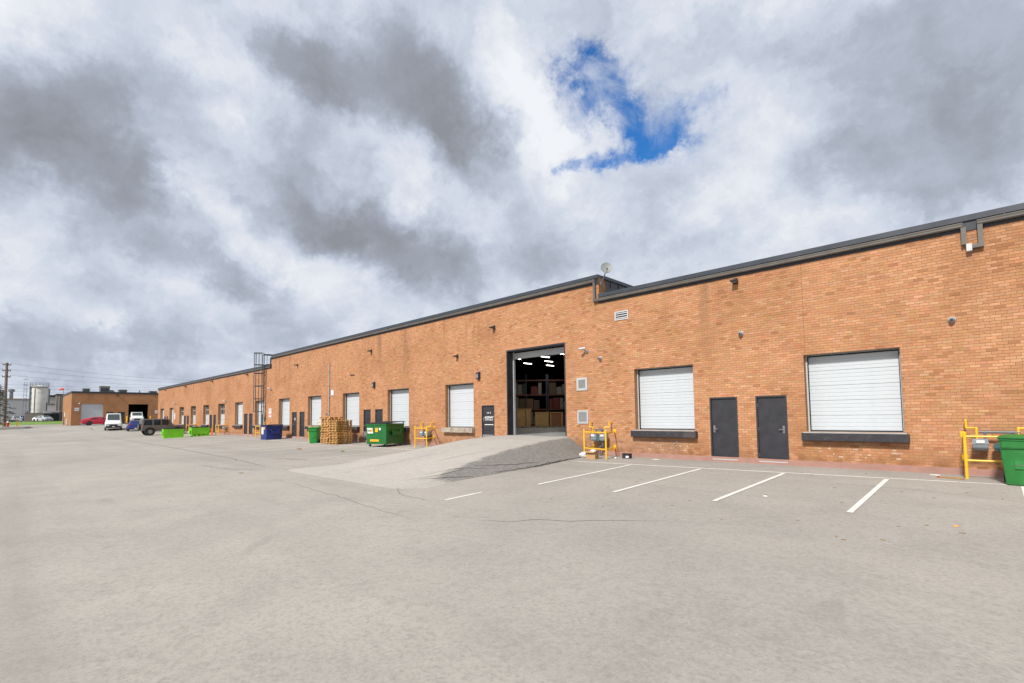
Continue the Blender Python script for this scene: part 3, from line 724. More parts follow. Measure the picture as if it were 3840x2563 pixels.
# downspout loop near the end and the drop at the roof step
m_ = B()
m_.box(-.215, -.115, D-.125, D-.028, 5.97, RL-.326)
m_.box(.10, .20, D-.125, D-.028, 5.84, RL-.326); m_.box(-.02, .10, D-.125, D-.028, 5.84, 5.93); m_.build('downspout', 'gutter_metal', Wh, world=True)
m_ = B(); m_.box(-.13, -.02, D-.14, D-.02, 5.78, 5.968); m_.build('downspout_shoe', 'white_plastic', Wh, world=True)
m_ = B(); m_.box(-11.72, -11.62, D-.125, D-.028, RL-.30, RH-.326); m_.box(-11.72, -11.655, D-.15, D-.028, RL-.33, RL-.205); m_.build('downspout', 'gutter_metal', Wh, world=True)
m_ = B(); m_.box(HX0-.10, HX0+.0, D-.13, D-.028, RL-.33, RH-.326); m_.build('downspout', 'charcoal_metal', Wh, world=True)
# return wall of the higher roof
m_ = B(); m_.box(-11.74, -11.498, D+.012, D+.50, RL-.38, RH-.136); m_.build('return_wall', 'brick_texture', Wh, world=True)
m_ = B(); m_.box(-11.76, -11.49, D+.501, D+13, 6.3, RH-.137)
for k_ in range(18): m_.box(-11.489, -11.465, D+.9+k_*.65, D+.93+k_*.65, 6.4, RH-.137)
m_.build('parapet_cladding', 'charcoal_metal', Wh, world=True)
m_ = B(); m_.box(-11.80, -11.44, D+.361, D+13, RH-.135, RH+.002); m_.build('coping', 'slate_metal', Wh, world=True)
m_ = B(); m_.prism([(D+.46, RL-.1), (D+1.0, RL+.02), (D+1.0, RH-.4), (D+.52, RL+.25)], 'x', -11.49, -11.47); m_.build('flashing', 'charcoal_metal', Wh, world=True)
# roofs, back and end walls
m_ = B(); m_.box(XL+.1, HX0-.01, D+.361, D+38, 6.2, 6.45); m_.box(HX1+.02, XR-.1, D+.361, D+38, 6.2, 6.45); m_.box(HX0, HX1-.26, D+.361, D+38, 6.95, 7.25)
m_.build('roof', 'charcoal_metal', Wh, world=True)
m_ = B(); m_.box(XL, XR, D+38, D+38.3, -.3, 7.2); m_.box(XL+.02, XL+.26, D+.02, D+38, -.3, 6.44); m_.box(XR-.3, XR-.02, D+.02, D+38, -.3, 6.44); m_.build('outer_wall', 'brick_texture', Wh, world=True)
# inner leaf so that no daylight leaks into the hall
m_ = B(); X = sorted({-40.0, -8.0, gar[0], gar[1]})
m_.box(-40, gar[0]-.002, D+.46, D+.6, 0, 6.9); m_.box(gar[1]+.002, -8, D+.46, D+.6, 0, 6.9); m_.box(gar[0]-.002, gar[1]+.002, D+.46, D+.6, gar[3]+.02, 6.9)
m_.box(-40.2, -40, D+.46, D+30, 0, 6.95); m_.box(-8, -7.8, D+.46, D+30, 0, 6.19); m_.box(-40.2, -7.8, D+29.8, D+30, 0, 6.95)
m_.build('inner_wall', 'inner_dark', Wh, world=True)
m_ = B(); m_.box(-40, -8, D+.0, D+29.8, .2, .728); hf = m_.build('hall_floor', 'warehouse_floor', Wh, world=True)
# big door: steel channel frame, tracks, rolled-up leaf
a, b, c, d_ = gar
m_ = B(); m_.box(a, a+.055, D-.012, D+.46, .60, d_-.06); m_.box(b-.055, b, D-.012, D+.46, .60, d_-.06); m_.box(a, b, D-.012, D+.46, d_-.059, d_)
gd = m_.build('door_frame', 'charcoal_metal', Wh, world=True)
m_ = B(); m_.box(a+.056, a+.10, D+.40, D+.52, .728, d_-.06); m_.box(b-.10, b-.056, D+.40, D+.52, .728, d_-.06); m_.build('track', 'white_trim', gd, world=True)
m_ = B(); m_.box(a+.10, b-.10, D+.44, D+.50, d_-.40, d_-.12); m_.box(a+.10, b-.10, D+.43, D+.505, d_-.42, d_-.401); m_.build('raised_leaf', 'white_trim', gd, world=True)
m_ = B(); m_.box(a-.25, b+.2, D-.008, D+.0, d_+.003, d_+.15); m_.build('lintel_course', 'lintel_brick', Wh, world=True)
# control joints
for jx, z0_, z1_ in ((-3.955, 3.5, 6.34), (-19.40, 5.2, 7.18), (-40.26, 3.4, 7.18), (-35.63, 5.8, 7.18)):
    m_ = B(); m_.box(jx-.007, jx+.007, D-.007, D+.01, z0_, z1_); m_.build('control_joint', 'mortar', Wh, world=True)
# wall vents
def vent(x0_, x1_, z0_, z1_, n, mat, lab, e=.045):
    m_ = B()
    m_.box(x0_, x1_, D-.03, D-.004, z0_, z0_+e); m_.box(x0_, x1_, D-.03, D-.004, z1_-e, z1_); m_.box(x0_, x0_+e, D-.03, D-.004, z0_+e, z1_-e); m_.box(x1_-e, x1_, D-.03, D-.004, z0_+e, z1_-e)
    fr = m_.build('vent', mat, Wh, world=True); fr['label'] = lab
    m_ = B(); m_.box(x0_+e, x1_-e, D-.008, D-.0045, z0_+e, z1_-e); m_.build('vent_back', 'ink_black', fr, world=True)
    for k_ in range(n):
        z = z0_+e+(k_+.5)*(z1_-z0_-2*e)/n; hh = (z1_-z0_-2*e)/n*.17
        m_ = B(); m_.add([(x0_+e, D-.03, z-hh), (x1_-e, D-.03, z-hh), (x1_-e, D-.009, z+hh), (x0_+e, D-.009, z+hh), (x0_+e, D-.026, z-hh-.008), (x1_-e, D-.026, z-hh-.008)], [(0, 1, 2, 3), (4, 5, 1, 0)]); m_.build('slat', mat, fr, world=True)
vent(-12.73, -12.17, 2.72, 3.28, 8, 'white_trim', 'square grey louvred vent', .10); vent(-12.72, -12.16, 1.30, 1.87, 5, 'white_trim', 'square grey louvred vent with wide slats', .07)
vent(-10.74, -10.12, 5.50, 5.86, 3, 'white_plastic', 'flat white louvred vent')
# lime bloom on the bricks under the sills: thin ragged films
for c, zz in ((-2.81, .62), (-8.74, .62), (-26.61, .6)):
    for k_ in range(16):
        x = c+random.uniform(-1.1, 1.1); z = zc(int(random.uniform(4, 9))); n = random.choice((1, 1, 2))
        m_ = B(); m_.box(x, x+random.uniform(.03, .12), D-.0065, D-.0055, z+.006, z+random.uniform(.02, .068)); m_.build('lime_stain', 'efflorescence', wall, world=True)
#@@BUILDEND

# ------------------------------------------------------------------ inside the hall
FZ = .728
lamps_in = [(-22.95, 27.4), (-24.7, 29.9), (-26.7, 32.5), (-26.85, 29.8), (-25.1, 26.6), (-21.1, 27.3), (-14.2, 23.0), (-17.5, 30.0)]
for i, (x, y) in enumerate(lamps_in):
    L_ = thing('strip_light', 'lit fluorescent strip hanging under the dark hall roof', 'ceiling light', (x, y, 5.9), 0, 'strip lights inside the hall')
    B().box(-.10, .10, -.6, .6, .05, .12).build('housing', 'inner_dark', L_); B().box(-.04, .04, -.45, .45, .005, .048).build('tube', 'tube_light', L_)
    lb = bpy.data.lights.new('strip_lamp', 'AREA'); lb.shape = 'RECTANGLE'; lb.size = .12; lb.size_y = 1.1; lb.energy = 17; lb.color = (1, .95, .85); lo_ = bpy.data.objects.new('lamp_glow', lb); col.objects.link(lo_); lo_.parent = L_; lo_.location = (0, 0, -.03)
    B().cyl((0, -.4, .12), (0, -.4, .9), .008, n=5).cyl((0, .4, .12), (0, .4, .9), .008, n=5).build('hanger', 'inner_dark', L_)
def crate(x, y, sx, sy, h, mat, lab, rz=0., strap=False, closed=True):
    c = thing('wooden_crate', lab, 'crate', (x, y, FZ), rz)
    for q in (-sx/2+.06, 0, sx/2-.06): B().box(q-.06, q+.06, -sy/2, sy/2, 0, .11).build('skid', 'crate_wood', c)
    n = 4
    for k_ in range(n):
        a_ = -sx/2+k_*sx/n; B().box(a_+.004, a_+sx/n-.004, -sy/2, -sy/2+.022, .112, h).build('plank', mat, c)
    for k_ in range(3):
        a_ = -sy/2+.024+k_*(sy-.05)/3; B().box(sx/2-.022, sx/2, a_+.003, a_+(sy-.05)/3-.003, .112, h).build('plank', mat, c)
    B().box(-sx/2, sx/2-.023, -sy/2+.023, sy/2, .112, h-.003).build('core', mat, c)
    for q in (-sx/2+.05, sx/2-.05): B().box(q-.05, q+.05, -sy/2-.02, -sy/2-.001, .112, h).build('batten', 'crate_wood', c)
    B().box(-sx/2-.03, sx/2+.03, -sy/2-.03, sy/2+.03, h+.001, h+.06).build('lid', 'crate_wood', c)
    if strap:
        for q in (-sx*.2, sx*.28): B().box(q-.02, q+.02, -sy/2-.026, -sy/2-.021, .11, h).build('strap', 'ink_black', c)
    return c
crate(-26.55, 28.6, 1.5, 1.2, 1.42, 'crate_wood', 'tall pale wooden crate with black straps inside the hall', math.radians(38), True)
crate(-25.35, 29.75, 1.05, 1.0, 1.15, 'crate_wood', 'low pale plywood crate between taller crate and red-brown crate', math.radians(38))
crate(-24.55, 30.55, 1.0, 1.0, 1.13, 'crate_red', 'red-brown crate with pale corner post inside the hall', math.radians(38))
crate(-23.4, 32.6, 1.2, 1.0, 1.05, 'crate_wood', 'wooden crate standing beside the door edge deep in the hall', math.radians(38))
rk = 0
for (rx, ry, lab) in ((-29.6, 32.6, 'tall pallet rack stocked with cartons behind the pale crates'), (-27.0, 35.3, 'tall pallet rack stocked with cartons behind the red-brown crate'), (-24.3, 37.9, 'tall pallet rack stocked with cartons in the deepest part of the hall'), (-32.2, 30.0, 'tall pallet rack by the hall side wall near the tallest crate')):
    rt = thing('pallet_rack', lab, 'rack', (rx, ry, FZ), math.radians(43))
    for q in (-1.8, 0, 1.8):
        for yy in (-.45, .45): B().box(q-.04, q+.04, yy-.04, yy+.04, 0, 4.6).build('upright', 'rack_blue', rt)
    for zz in (.15, 1.5, 2.8, 4.1):
        for yy in (-.47, .47): B().box(-1.76, 1.76, yy-.025, yy+.025, zz-.1, zz).build('beam', 'rack_orange', rt)
        B().box(-1.78, 1.78, -.44, .44, zz+.001, zz+.02).build('shelf', 'inner_dark', rt)
    bpy.context.view_layer.update()
    for zz in (.17, 1.52, 2.82, 4.12):
        if zz > 4: continue
        x = -1.7
        while x < 1.55:
            wd = random.uniform(.3, .7); hh = random.uniform(.65, 1.15)
            if x+wd > 1.72: break
            if random.random() < .88:
                p = Vector((x+wd/2, random.uniform(-.12, .0), zz+.001)); p = Matrix.Translation((rx, ry, FZ)) @ Matrix.Rotation(math.radians(43), 4, 'Z') @ p
                kc = random.randrange(6); bx = B().box(-wd/2+.01, wd/2-.01, -.3, .3, 0, hh).box(-wd/2+.03, wd/2-.03, -.306, -.301, hh*.45, hh*.6).build('carton', 'carton_%d' % kc)
                bx.location = p; bx.rotation_euler = (0, 0, math.radians(43)); tag(bx, '%s carton on the %s shelf of the %s' % (('brown', 'dark red', 'beige', 'dark brown', 'grey-green', 'pale grey')[kc], {.17: 'lowest', 1.52: 'middle', 2.82: 'upper'}[zz], {-29.6: 'rack behind the pale crates', -27.0: 'rack behind the red-brown crate', -24.3: 'rack deepest in the hall'}.get(rx, 'rack by the hall side wall')), 'carton', 'cartons on the hall racks')
            x += wd+.03
B().box(-.25, .25, -.25, .25, 0, 6.1)
hc = thing('steel_column', 'dark steel roof column standing inside the hall', 'column', (-24.9, 27.9+5.4, FZ)); B().box(-.13, .13, -.13, -.11, 0, 6.2).box(-.13, .13, .11, .13, 0, 6.2).box(-.01, .01, -.109, .109, 0, 6.2).build('shaft', 'inner_dark', hc); B().box(-.22, .22, -.22, .22, 0, .03).build('base_plate', 'inner_dark', hc)

# ------------------------------------------------------------------ things on the wall
def floodlight(x, z, lab, s=1.0):
    o = thing('floodlight', lab, 'wall light', (x, D-.003, z), 0, 'floodlights under the eaves')
    B().box(-.09*s, .09*s, -.05, 0, -.16*s, .10*s).build('back_box', 'charcoal_metal', o, bevel=.01)
    B().prism([(-.05, .02*s), (-.36*s, -.01*s), (-.36*s, -.06*s), (-.30*s, -.085*s), (-.05, -.10*s)], 'x', -.12*s, .12*s).build('head', 'charcoal_metal', o)
    B().quad((-.10*s, -.31*s, -.084*s), (.10*s, -.31*s, -.084*s), (.10*s, -.08*s, -.101*s), (-.10*s, -.08*s, -.101*s)).build('lens', 'grey_plastic', o)
for x, lab in ((-5.94, 'black floodlight above the pair of dark doors facing the bright parking lines'), (-17.84, 'black floodlight above the lettered charcoal door'), (-29.81, 'black floodlight above the doors behind the green dumpster'),
               (-41.72, 'black floodlight above the door numbered 23'), (-53.73, 'black floodlight under the lower eave near the caged ladder'), (-65.61, 'black floodlight above the doors beside the orange cone'),
               (-77.56, 'black floodlight above the narrow doors behind the lime dumpsters'), (-89.17, 'black floodlight at the far end of the brick wall')):
    floodlight(x, 6.2, lab, .8)
floodlight(-20.76, 5.0, 'small dark floodlight above the chipped concrete sill', .75)
def wallpack(x, z, lab):
    o = thing('wall_lamp', lab, 'wall light', (x, D-.003, z), 0, 'wedge wall lamps')
    B().prism([(0, .19), (-.08, .19), (-.16, .10), (-.16, -.16), (-.10, -.20), (0, -.20)], 'x', -.11, .11).build('housing', 'charcoal_metal', o, bevel=.012)
    B().box(-.085, .085, -.163, -.161, -.14, .06).build('lens', 'grey_plastic', o)
wallpack(-19.02, 3.80, 'dark wedge wall lamp beside the dock door with the chipped sill'); wallpack(-29.40, 3.86, 'dark wedge wall lamp above the doors behind the green dumpster')
def bullet_cam(x, z, lab, dx=-1):
    o = thing('security_camera', lab, 'camera', (x, D-.003, z))
    B().cyl((0, 0, 0), (0, -.06, 0), .065, n=12).build('mount', 'grey_plastic', o); B().cyl((0, -.06, 0), (.09*dx, -.16, .09), .022).build('arm', 'grey_plastic', o)
    B().cyl((.02*dx, -.13, .13), (.24*dx, -.30, .10), .055, .05, n=12).build('body', 'white_plastic', o, smooth=True); B().cyl((.243*dx, -.302, .0995), (.248*dx, -.306, .099), .04, n=12).build('lens', 'ink_black', o)
def dome_cam(x, z, lab):
    o = thing('security_camera', lab, 'camera', (x, D-.003, z))
    B().cyl((0, 0, 0), (0, -.07, 0), .085, .075, n=14).build('mount', 'white_plastic', o, smooth=True); B().ball((0, -.08, -.01), .068, 12, 8).build('eye', 'grey_plastic', o, smooth=True); B().cyl((0, -.147, -.015), (0, -.152, -.015), .03, n=10).build('lens', 'ink_black', o)
bullet_cam(-12.15, 4.38, 'white bullet camera beside the open loading door'); dome_cam(-11.48, 4.03, 'small round camera below the bullet camera by the loading door')
dome_cam(-5.83, 4.36, 'small round camera above the gap between the two dark doors'); dome_cam(-.5, 4.06, 'white dome camera above the guarded meter next to the green bin')
bullet_cam(-47.42, 4.38, 'white bullet camera beside the caged ladder'); bullet_cam(-60.5, 3.64, 'white bullet camera next to a glazed dock door'); bullet_cam(-83.0, 3.99, 'white bullet camera above the far parking sign')
# satellite dish on the step of the roof
ds = thing('satellite_dish', 'grey satellite dish on a bent arm at the step of the roof', 'satellite dish', (-11.44, D+.12, 7.22))
B().box(-.03, .0, -.06, .06, -.08, .08).build('foot', 'galvanised', ds); B().tube([(0, 0, 0), (.10, -.03, .12), (.28, -.08, .42)], .022).build('arm', 'galvanised', ds)
dn = Vector((.62, -.74, .28)).normalized(); qm = dn.to_track_quat('Z', 'Y').to_matrix().to_4x4(); cc = Vector((.33, -.10, .56)); m_ = B()
pr = [(0, 0), (.08, .004), (.16, .018), (.235, .042), (.24, .036), (.16, .008), (.0, -.012)]
m_.lathe(pr, 24); m_.v = [tuple(cc+(qm @ Vector((p[0], p[1]*1.06, p[2])))) for p in m_.v]; m_.build('reflector', 'dish_grey', ds, smooth=True)
lp = cc+dn*.30+Vector((0, 0, -.20)); B().cyl(cc+Vector((0, 0, -.22)), lp, .012, n=6).build('feed_arm', 'galvanised', ds); B().cyl(lp, lp+(cc-lp).normalized()*.09, .032, n=10).build('feed_horn', 'charcoal_metal', ds)
# caged access ladder
LX = -49.05
ld = thing('caged_ladder', 'grey steel caged roof ladder bolted to the brick wall', 'ladder', (LX, D, 0))
for s_ in (-.23, .23): B().tube([(s_, -.22, .35), (s_, -.22, 7.75), (s_, .9, 7.75)], .042).build('rail', 'ladder_steel', ld)
for k_ in range(22): B().cyl((-.23, -.22, .5+k_*.29), (.23, -.22, .5+k_*.29), .013, n=6).build('rung', 'ladder_steel', ld)
hoop = [(-.25, -.22)]+[(.42*math.cos(a), -.60+.40*math.sin(a)) for a in [math.pi+math.pi*i/10 for i in range(11)]]+[(.25, -.22)]
for zz in (2.35, 3.55, 4.75, 5.95, 6.75, 7.85): B().tube([(x, y, zz) for x, y in hoop], .034, 6).build('cage_hoop', 'ladder_steel', ld)
for i in (2, 4, 6, 8, 10): B().box(hoop[i][0]-.026, hoop[i][0]+.026, hoop[i][1]-.02, hoop[i][1]+.02, 2.35, 7.85).build('cage_bar', 'ladder_steel', ld)
for zz in (.9, 2.8, 4.6, 6.1):
    for s_ in (-.23, .23): B().box(s_-.02, s_+.02, -.21, -.004, zz-.02, zz+.02).build('bracket', 'ladder_steel', ld)
B().box(-.24, .24, -.26, -.245, .75, 2.15).build('guard_plate', 'ladder_steel', ld)
B().box(-.5, .9, -.1, .7, 6.76, 6.80).tube([(.5, -.05, 6.8), (.5, -.05, 7.75), (.5, .9, 7.75)], .022).build('platform', 'ladder_steel', ld)
# conduit, panel, small bracket
cn = thing('conduit', 'pale vertical conduit running down the brick above the pallets', 'pipe', (-35.87, D, 0)); B().cyl((0, -.05, 1.9), (0, -.05, 5.77), .04, n=10).build('pipe', 'concrete', cn, smooth=True)
for zz in (2.2, 3.2, 4.1, 5.2): B().box(-.06, .06, -.09, -.004, zz-.02, zz+.02).build('clamp', 'pipe_grey', cn)
B().tube([(-.30, -.12, 1.85), (-.30, -.12, 2.1), (-.05, -.08, 1.95)], .03, 6).build('elbow', 'pipe_grey', cn)
wp = thing('metal_plate', 'blank pale metal plate on the brick beside the conduit', 'plate', (-35.42, D-.004, 3.58)); B().box(-.22, .22, -.02, 0, -.23, .23).build('sheet', 'far_white', wp, bevel=.006); B().box(-.225, .225, -.023, -.0205, .20, .226).box(-.225, .225, -.023, -.0205, -.226, -.20).build('rim', 'galvanised', wp)
br_ = thing('wall_bracket', 'short dark steel bracket on the brick above the green dumpster', 'bracket', (-32.4, D-.003, 4.72)); B().box(-.28, .28, -.06, -.03, -.02, .02).build('bar', 'charcoal_metal', br_); B().box(-.2, -.16, -.03, 0, -.03, .03).box(.16, .2, -.03, 0, -.03, .03).build('stub', 'charcoal_metal', br_)
def park_sign(x, z, lab, s=1.0):
    o = thing('parking_sign', lab, 'sign', (x, D-.003, z))
    B().box(-.30*s, .30*s, -.012, 0, -.40*s, .40*s).build('plate', 'label_white', o)
    text_part('P', .42*s, 'ink_black', o, (0, -.0135, .17*s), (math.pi/2, 0, 0), weight=.012)
    B().box(-.26*s, .26*s, -.014, -.0125, -.17*s, -.08*s).build('red_band', 'ink_red', o); B().box(-.22*s, .22*s, -.014, -.0125, -.30*s, -.25*s).build('red_line', 'ink_red', o)
park_sign(-47.72, 2.22, 'white parking sign with red lines beside the caged ladder'); park_sign(-83.5, 2.22, 'white parking sign with red lines near the far end of the wall')
B().box(-48.15, -48.0, D-.06, D-.005, 2.75, 3.3)
# gas meters and their yellow guards
def gas_meter(x, lab, n, zt=1.55, wide=.42):
    o = thing('gas_meter', lab, 'gas meter', (x, D, 0))
    xs_ = [-wide/2, wide/2] if n == 2 else [-.12]
    for q in xs_:
        s_ = -1 if q < 0 else 1; y = -.26
        B().tube([(q+s_*.25, -.004, zt), (q+s_*.25, y+.05, zt), (q+s_*.25, y+.05, zt-.20), (q+s_*.06, y, zt-.20), (q+s_*.06, y, zt-.52)], .024, 8).build('service_pipe', 'yellow_paint', o, smooth=True)
        m_ = B(); m_.loft([[(q-.13, y-.07, zt-.76), (q+.13, y-.07, zt-.76), (q+.13, y+.08, zt-.76), (q-.13, y+.08, zt-.76)], [(q-.145, y-.10, zt-.70), (q+.145, y-.10, zt-.70), (q+.145, y+.10, zt-.70), (q-.145, y+.10, zt-.70)],
                         [(q-.155, y-.11, zt-.60), (q+.155, y-.11, zt-.60), (q+.155, y+.10, zt-.60), (q-.155, y+.10, zt-.60)], [(q-.14, y-.10, zt-.47), (q+.14, y-.10, zt-.47), (q+.14, y+.09, zt-.47), (q-.14, y+.09, zt-.47)]])
        mt = m_.build('meter_body', 'meter_grey', o, bevel=.014)
        B().box(q-.075, q+.075, y-.125, y-.105, zt-.57, zt-.50).build('index', 'label_white', mt); B().box(q-.157, q+.157, y-.113, y+.10, zt-.612, zt-.600).build('seam', 'pipe_grey', mt)
        B().cyl((q-s_*.09, y, zt-.47), (q-s_*.09, y, zt-.31), .026, n=8).build('connector', 'pipe_grey', o)
    B().tube([(xs_[0]-.02, -.26, zt-.30), (wide/2+.10, -.26, zt-.30)], .027, 8).tube([(wide/2-.05, -.24, zt-.30), (wide/2-.05, -.24, zt-.95), (wide/2-.20, -.24, zt-1.0), (wide/2-.20, -.24, -.04)], .03, 8).build('manifold', 'pipe_grey', o, smooth=True)
    B().cyl((.02, -.36, zt-.66), (.02, -.20, zt-.66), .11, n=16).cyl((.02, -.28, zt-.79), (.02, -.28, zt-.60), .04, n=8).build('regulator', 'regulator_teal', o, smooth=True)
    return o
def guard(posts, lab, ret=None, zt=1.10, zm=.45):
    bx, by = posts[0]; b0 = (bx, by, gz(bx, by)); o = thing('yellow_guard', lab, 'guard rail', b0, 0, 'yellow pipe guards round the gas meters')
    L_ = [(x-bx, y-by) for x, y in posts]
    for x, y in L_: B().cyl((x, y, -.05), (x, y, zt+.03), .034, n=10).ball((x, y, zt+.03), .034, 8, 4).build('post', 'yellow_paint', o, smooth=True)
    for (a_, b_) in zip(L_, L_[1:]):
        for zz in (zt-.06, zm): B().cyl((a_[0], a_[1], zz), (b_[0], b_[1], zz), .024, n=8).build('rail', 'yellow_paint', o, smooth=True)
    for (pi, wx) in (ret or []):
        x, y = L_[pi]
        for zz in (zt-.06, zm):
            B().cyl((x, y, zz), (wx-bx, D-.02-by, zz), .024, n=8).build('rail', 'yellow_paint', o, smooth=True); B().box(wx-bx-.06, wx-bx+.06, D-.02-by, D-.004-by, zz-.06, zz+.10).build('flange', 'yellow_paint', o)
gas_meter(.20, 'grey gas meter behind the yellow guard next to the green bin', 2, 1.42, .62)
guard([(-.39, 16.6), (.68, 16.62)], 'yellow pipe guard behind the grass green wheelie bin', [(0, -.42)])
gas_meter(-11.48, 'twin gas meter beside the ramp with teal regulator', 2, 1.36, .45)
guard([(-11.76, 16.40), (-10.52, 16.08)], 'yellow pipe guard around the twin meter beside the ramp', [(1, -10.88), (0, -11.9)], 1.06, .36)
gas_meter(-23.42, 'twin gas meter between green dumpster and chipped sill', 2, 1.32, .45)
guard([(-23.05, 16.10), (-21.99, 16.10)], 'yellow pipe guard between green dumpster and ramp', [(1, -22.9)], 1.14, .52)
for x, l1, l2 in ((-36.2, 'gas meter half hidden behind the pallet stacks', 'yellow pipe guard between wheelie bin and pallet stacks'), (-47.3, 'gas meter behind the blue dumpster', 'yellow pipe guard behind the blue dumpster'),
                  (-59.3, 'gas meter standing alone between dock sills past the blue dumpster', 'yellow pipe guard standing alone between dock sills past the blue dumpster'),
                  (-71.2, 'gas meter behind the rusty lime dumpster', 'yellow pipe guard behind the rusty lime dumpster'), (-83.0, 'gas meter behind the boxy taupe car', 'yellow pipe guard behind the boxy taupe car')):
    gas_meter(x-.75, l1, 2, 1.36, .45); guard([(x-.6, 16.15), (x+.45, 16.15)], l2, [(1, x-.35)])

# ------------------------------------------------------------------ dumpsters and bins
def dumpster(name, lab, loc, rz, wd, dp, h, mat, slope=.0, wheels=0., lid=.07, pocket='side', base=.0):
    o = thing(name, lab, 'dumpster', loc, rz); z0_ = wheels; hw, hd = wd/2, dp/2
    m_ = B(); m_.frustum(-hw+.03, hw-.03, -hd+.03+slope, hd-.03, z0_, -hw, hw, -hd, hd, h-.10); m_.box(-hw-.025, hw+.025, -hd-.025, hd+.025, h-.099, h-.02); m_.box(-hw-.0, hw+.0, -hd+.0, hd+.0, h-.02, h)
    m_.build('body', mat, o, bevel=.008)
    for s_ in (-1, 1):                                     # fork pockets: open-ended sleeves with stiffening fins
        x = s_*(hw+.0); zz = z0_+(h-z0_)*.52; hh = .10
        m_ = B()
        m_.box(min(x-s_*.01, x+s_*.15), max(x-s_*.01, x+s_*.15), -hd*.52, hd*.52, zz+hh, zz+hh+.012); m_.box(min(x-s_*.01, x+s_*.15), max(x-s_*.01, x+s_*.15), -hd*.52, hd*.52, zz-hh-.012, zz-hh)
        m_.box(min(x+s_*.138, x+s_*.15), max(x+s_*.138, x+s_*.15), -hd*.52, hd*.52, zz-hh, zz+hh)
        for q in (-hd*.45, hd*.40): m_.add([(x-s_*.0, q, zz+hh+.012), (x+s_*.14, q, zz+hh+.012), (x, q, zz+hh+.13), (x-s_*.0, q+.05, zz+hh+.012), (x+s_*.14, q+.05, zz+hh+.012), (x, q+.05, zz+hh+.13)], [(0, 1, 2), (3, 4, 5), (0, 1, 4, 3), (1, 2, 5, 4), (2, 0, 3, 5)])
        m_.build('fork_pocket', mat, o)
    for k_ in range(2):
        a_ = -hw+.01+k_*hw; m_ = B(); m_.add([(a_, -hd-.04, h+.005), (a_+hw-.02, -hd-.04, h+.005), (a_+hw-.02, hd-.02, h+lid), (a_, hd-.02, h+lid), (a_, -hd-.04, h+.03), (a_+hw-.02, -hd-.04, h+.03), (a_+hw-.02, hd-.02, h+lid+.03), (a_, hd-.02, h+lid+.03)],
               [(0, 3, 2, 1), (4, 5, 6, 7), (0, 1, 5, 4), (1, 2, 6, 5), (2, 3, 7, 6), (3, 0, 4, 7)])
        for q in range(5): yy = -hd+.05+q*(dp-.15)/5; z_ = h+.03+(lid)*(yy+hd+.04)/(dp+.02); m_.box(a_+.04, a_+hw-.06, yy, yy+.05, z_-.004, z_+.022)
        m_.build('lid', 'lid_black', o)
    B().cyl((-hw-.07, hd+.01, h+lid-.0), (hw+.07, hd+.01, h+lid-.0), .022, n=8).build('hinge_rod', 'charcoal_metal', o)
    for s_ in (-1, 1): B().box(s_*(hw-.06)-.02, s_*(hw-.06)+.02, hd-.012, hd+.03, h-.09, h+lid).build('hinge_arm', mat, o)
    B().box(-hw+.02, hw-.02, -hd+slope*.9-.005, -hd+slope*.9+.028, z0_+.0, z0_+.10).build('bottom_rail', mat, o)
    if wheels:
        for sx in (-1, 1):
            for sy in (-1, 1):
                x, y = sx*(hw-.14), sy*(hd-.16)
                B().box(x-.05, x+.05, y-.05, y+.05, wheels-.05, wheels-.001).box(x-.045, x-.035, y-.03, y+.05, .05, wheels-.05).box(x+.035, x+.045, y-.03, y+.05, .05, wheels-.05).build('caster_fork', 'galvanised', o)
                B().cyl((x-.025, y+.02, .075), (x+.025, y+.02, .075), .075, n=14).build('caster_wheel', 'tyre', o, smooth=True)
    return o
ang = math.atan2(.306, .952); c0 = Vector((-24.93, 15.42)); ex = Vector((math.cos(ang), math.sin(ang))); ey = Vector((-math.sin(ang), math.cos(ang)))
wc = c0-ex*.74+ey*.80
gdm = dumpster('green_dumpster', 'dark green wheeled dumpster with white logo panel and yellow stickers', (wc.x, wc.y, gz(wc.x, wc.y)), ang, 1.50, 1.60, 1.34, 'dumpster_green', wheels=.16, lid=.10)
fy = -.80-.004
m_ = B(); m_.add([(-.70, fy, 1.09), (-.28, fy, 1.09), (-.22, fy, .78), (-.64, fy, .78)], [(0, 1, 2, 3)]); lg = m_.build('logo_panel', 'label_white', gdm)
for txt, x, mt in (('W', -.535, 'ink_green'), ('M', -.36, 'ink_orange')): text_part(txt, .25, mt, lg, (x, fy-.003, .925), (math.pi/2, 0, 0), weight=.007)
B().quad((-.08, fy, 1.10), (.12, fy, 1.10), (.12, fy, .86), (-.08, fy, .86)).build('sticker', 'label_yellow', gdm); B().quad((-.06, fy-.002, 1.0), (.10, fy-.002, 1.0), (.10, fy-.002, .985), (-.06, fy-.002, .985)).build('sticker_line', 'ink_orange', gdm)
B().quad((.20, fy, 1.10), (.34, fy, 1.10), (.34, fy, .97), (.20, fy, .97)).build('sticker', 'label_white', gdm)
B().quad((-.46, fy+.006, .43), (.20, fy+.006, .43), (.20, fy+.006, .31), (-.46, fy+.006, .31)).build('warning_strip', 'label_yellow', gdm); B().quad((-.42, fy+.003, .385), (.16, fy+.003, .385), (.16, fy+.003, .355), (-.42, fy+.003, .355)).build('strip_line', 'ink_orange', gdm)
for x in (-.40, -.10): B().box(x-.006, x+.006, -.832, -.827, 1.12, 1.36).build('chain', 'galvanised', gdm)
bl = dumpster('blue_dumpster', 'dark blue dumpster with white notice on its end', (-43.14, 15.78, gz(-43, 15.6)), math.radians(1), 1.20, 1.30, 1.17, 'dumpster_blue', lid=.04)
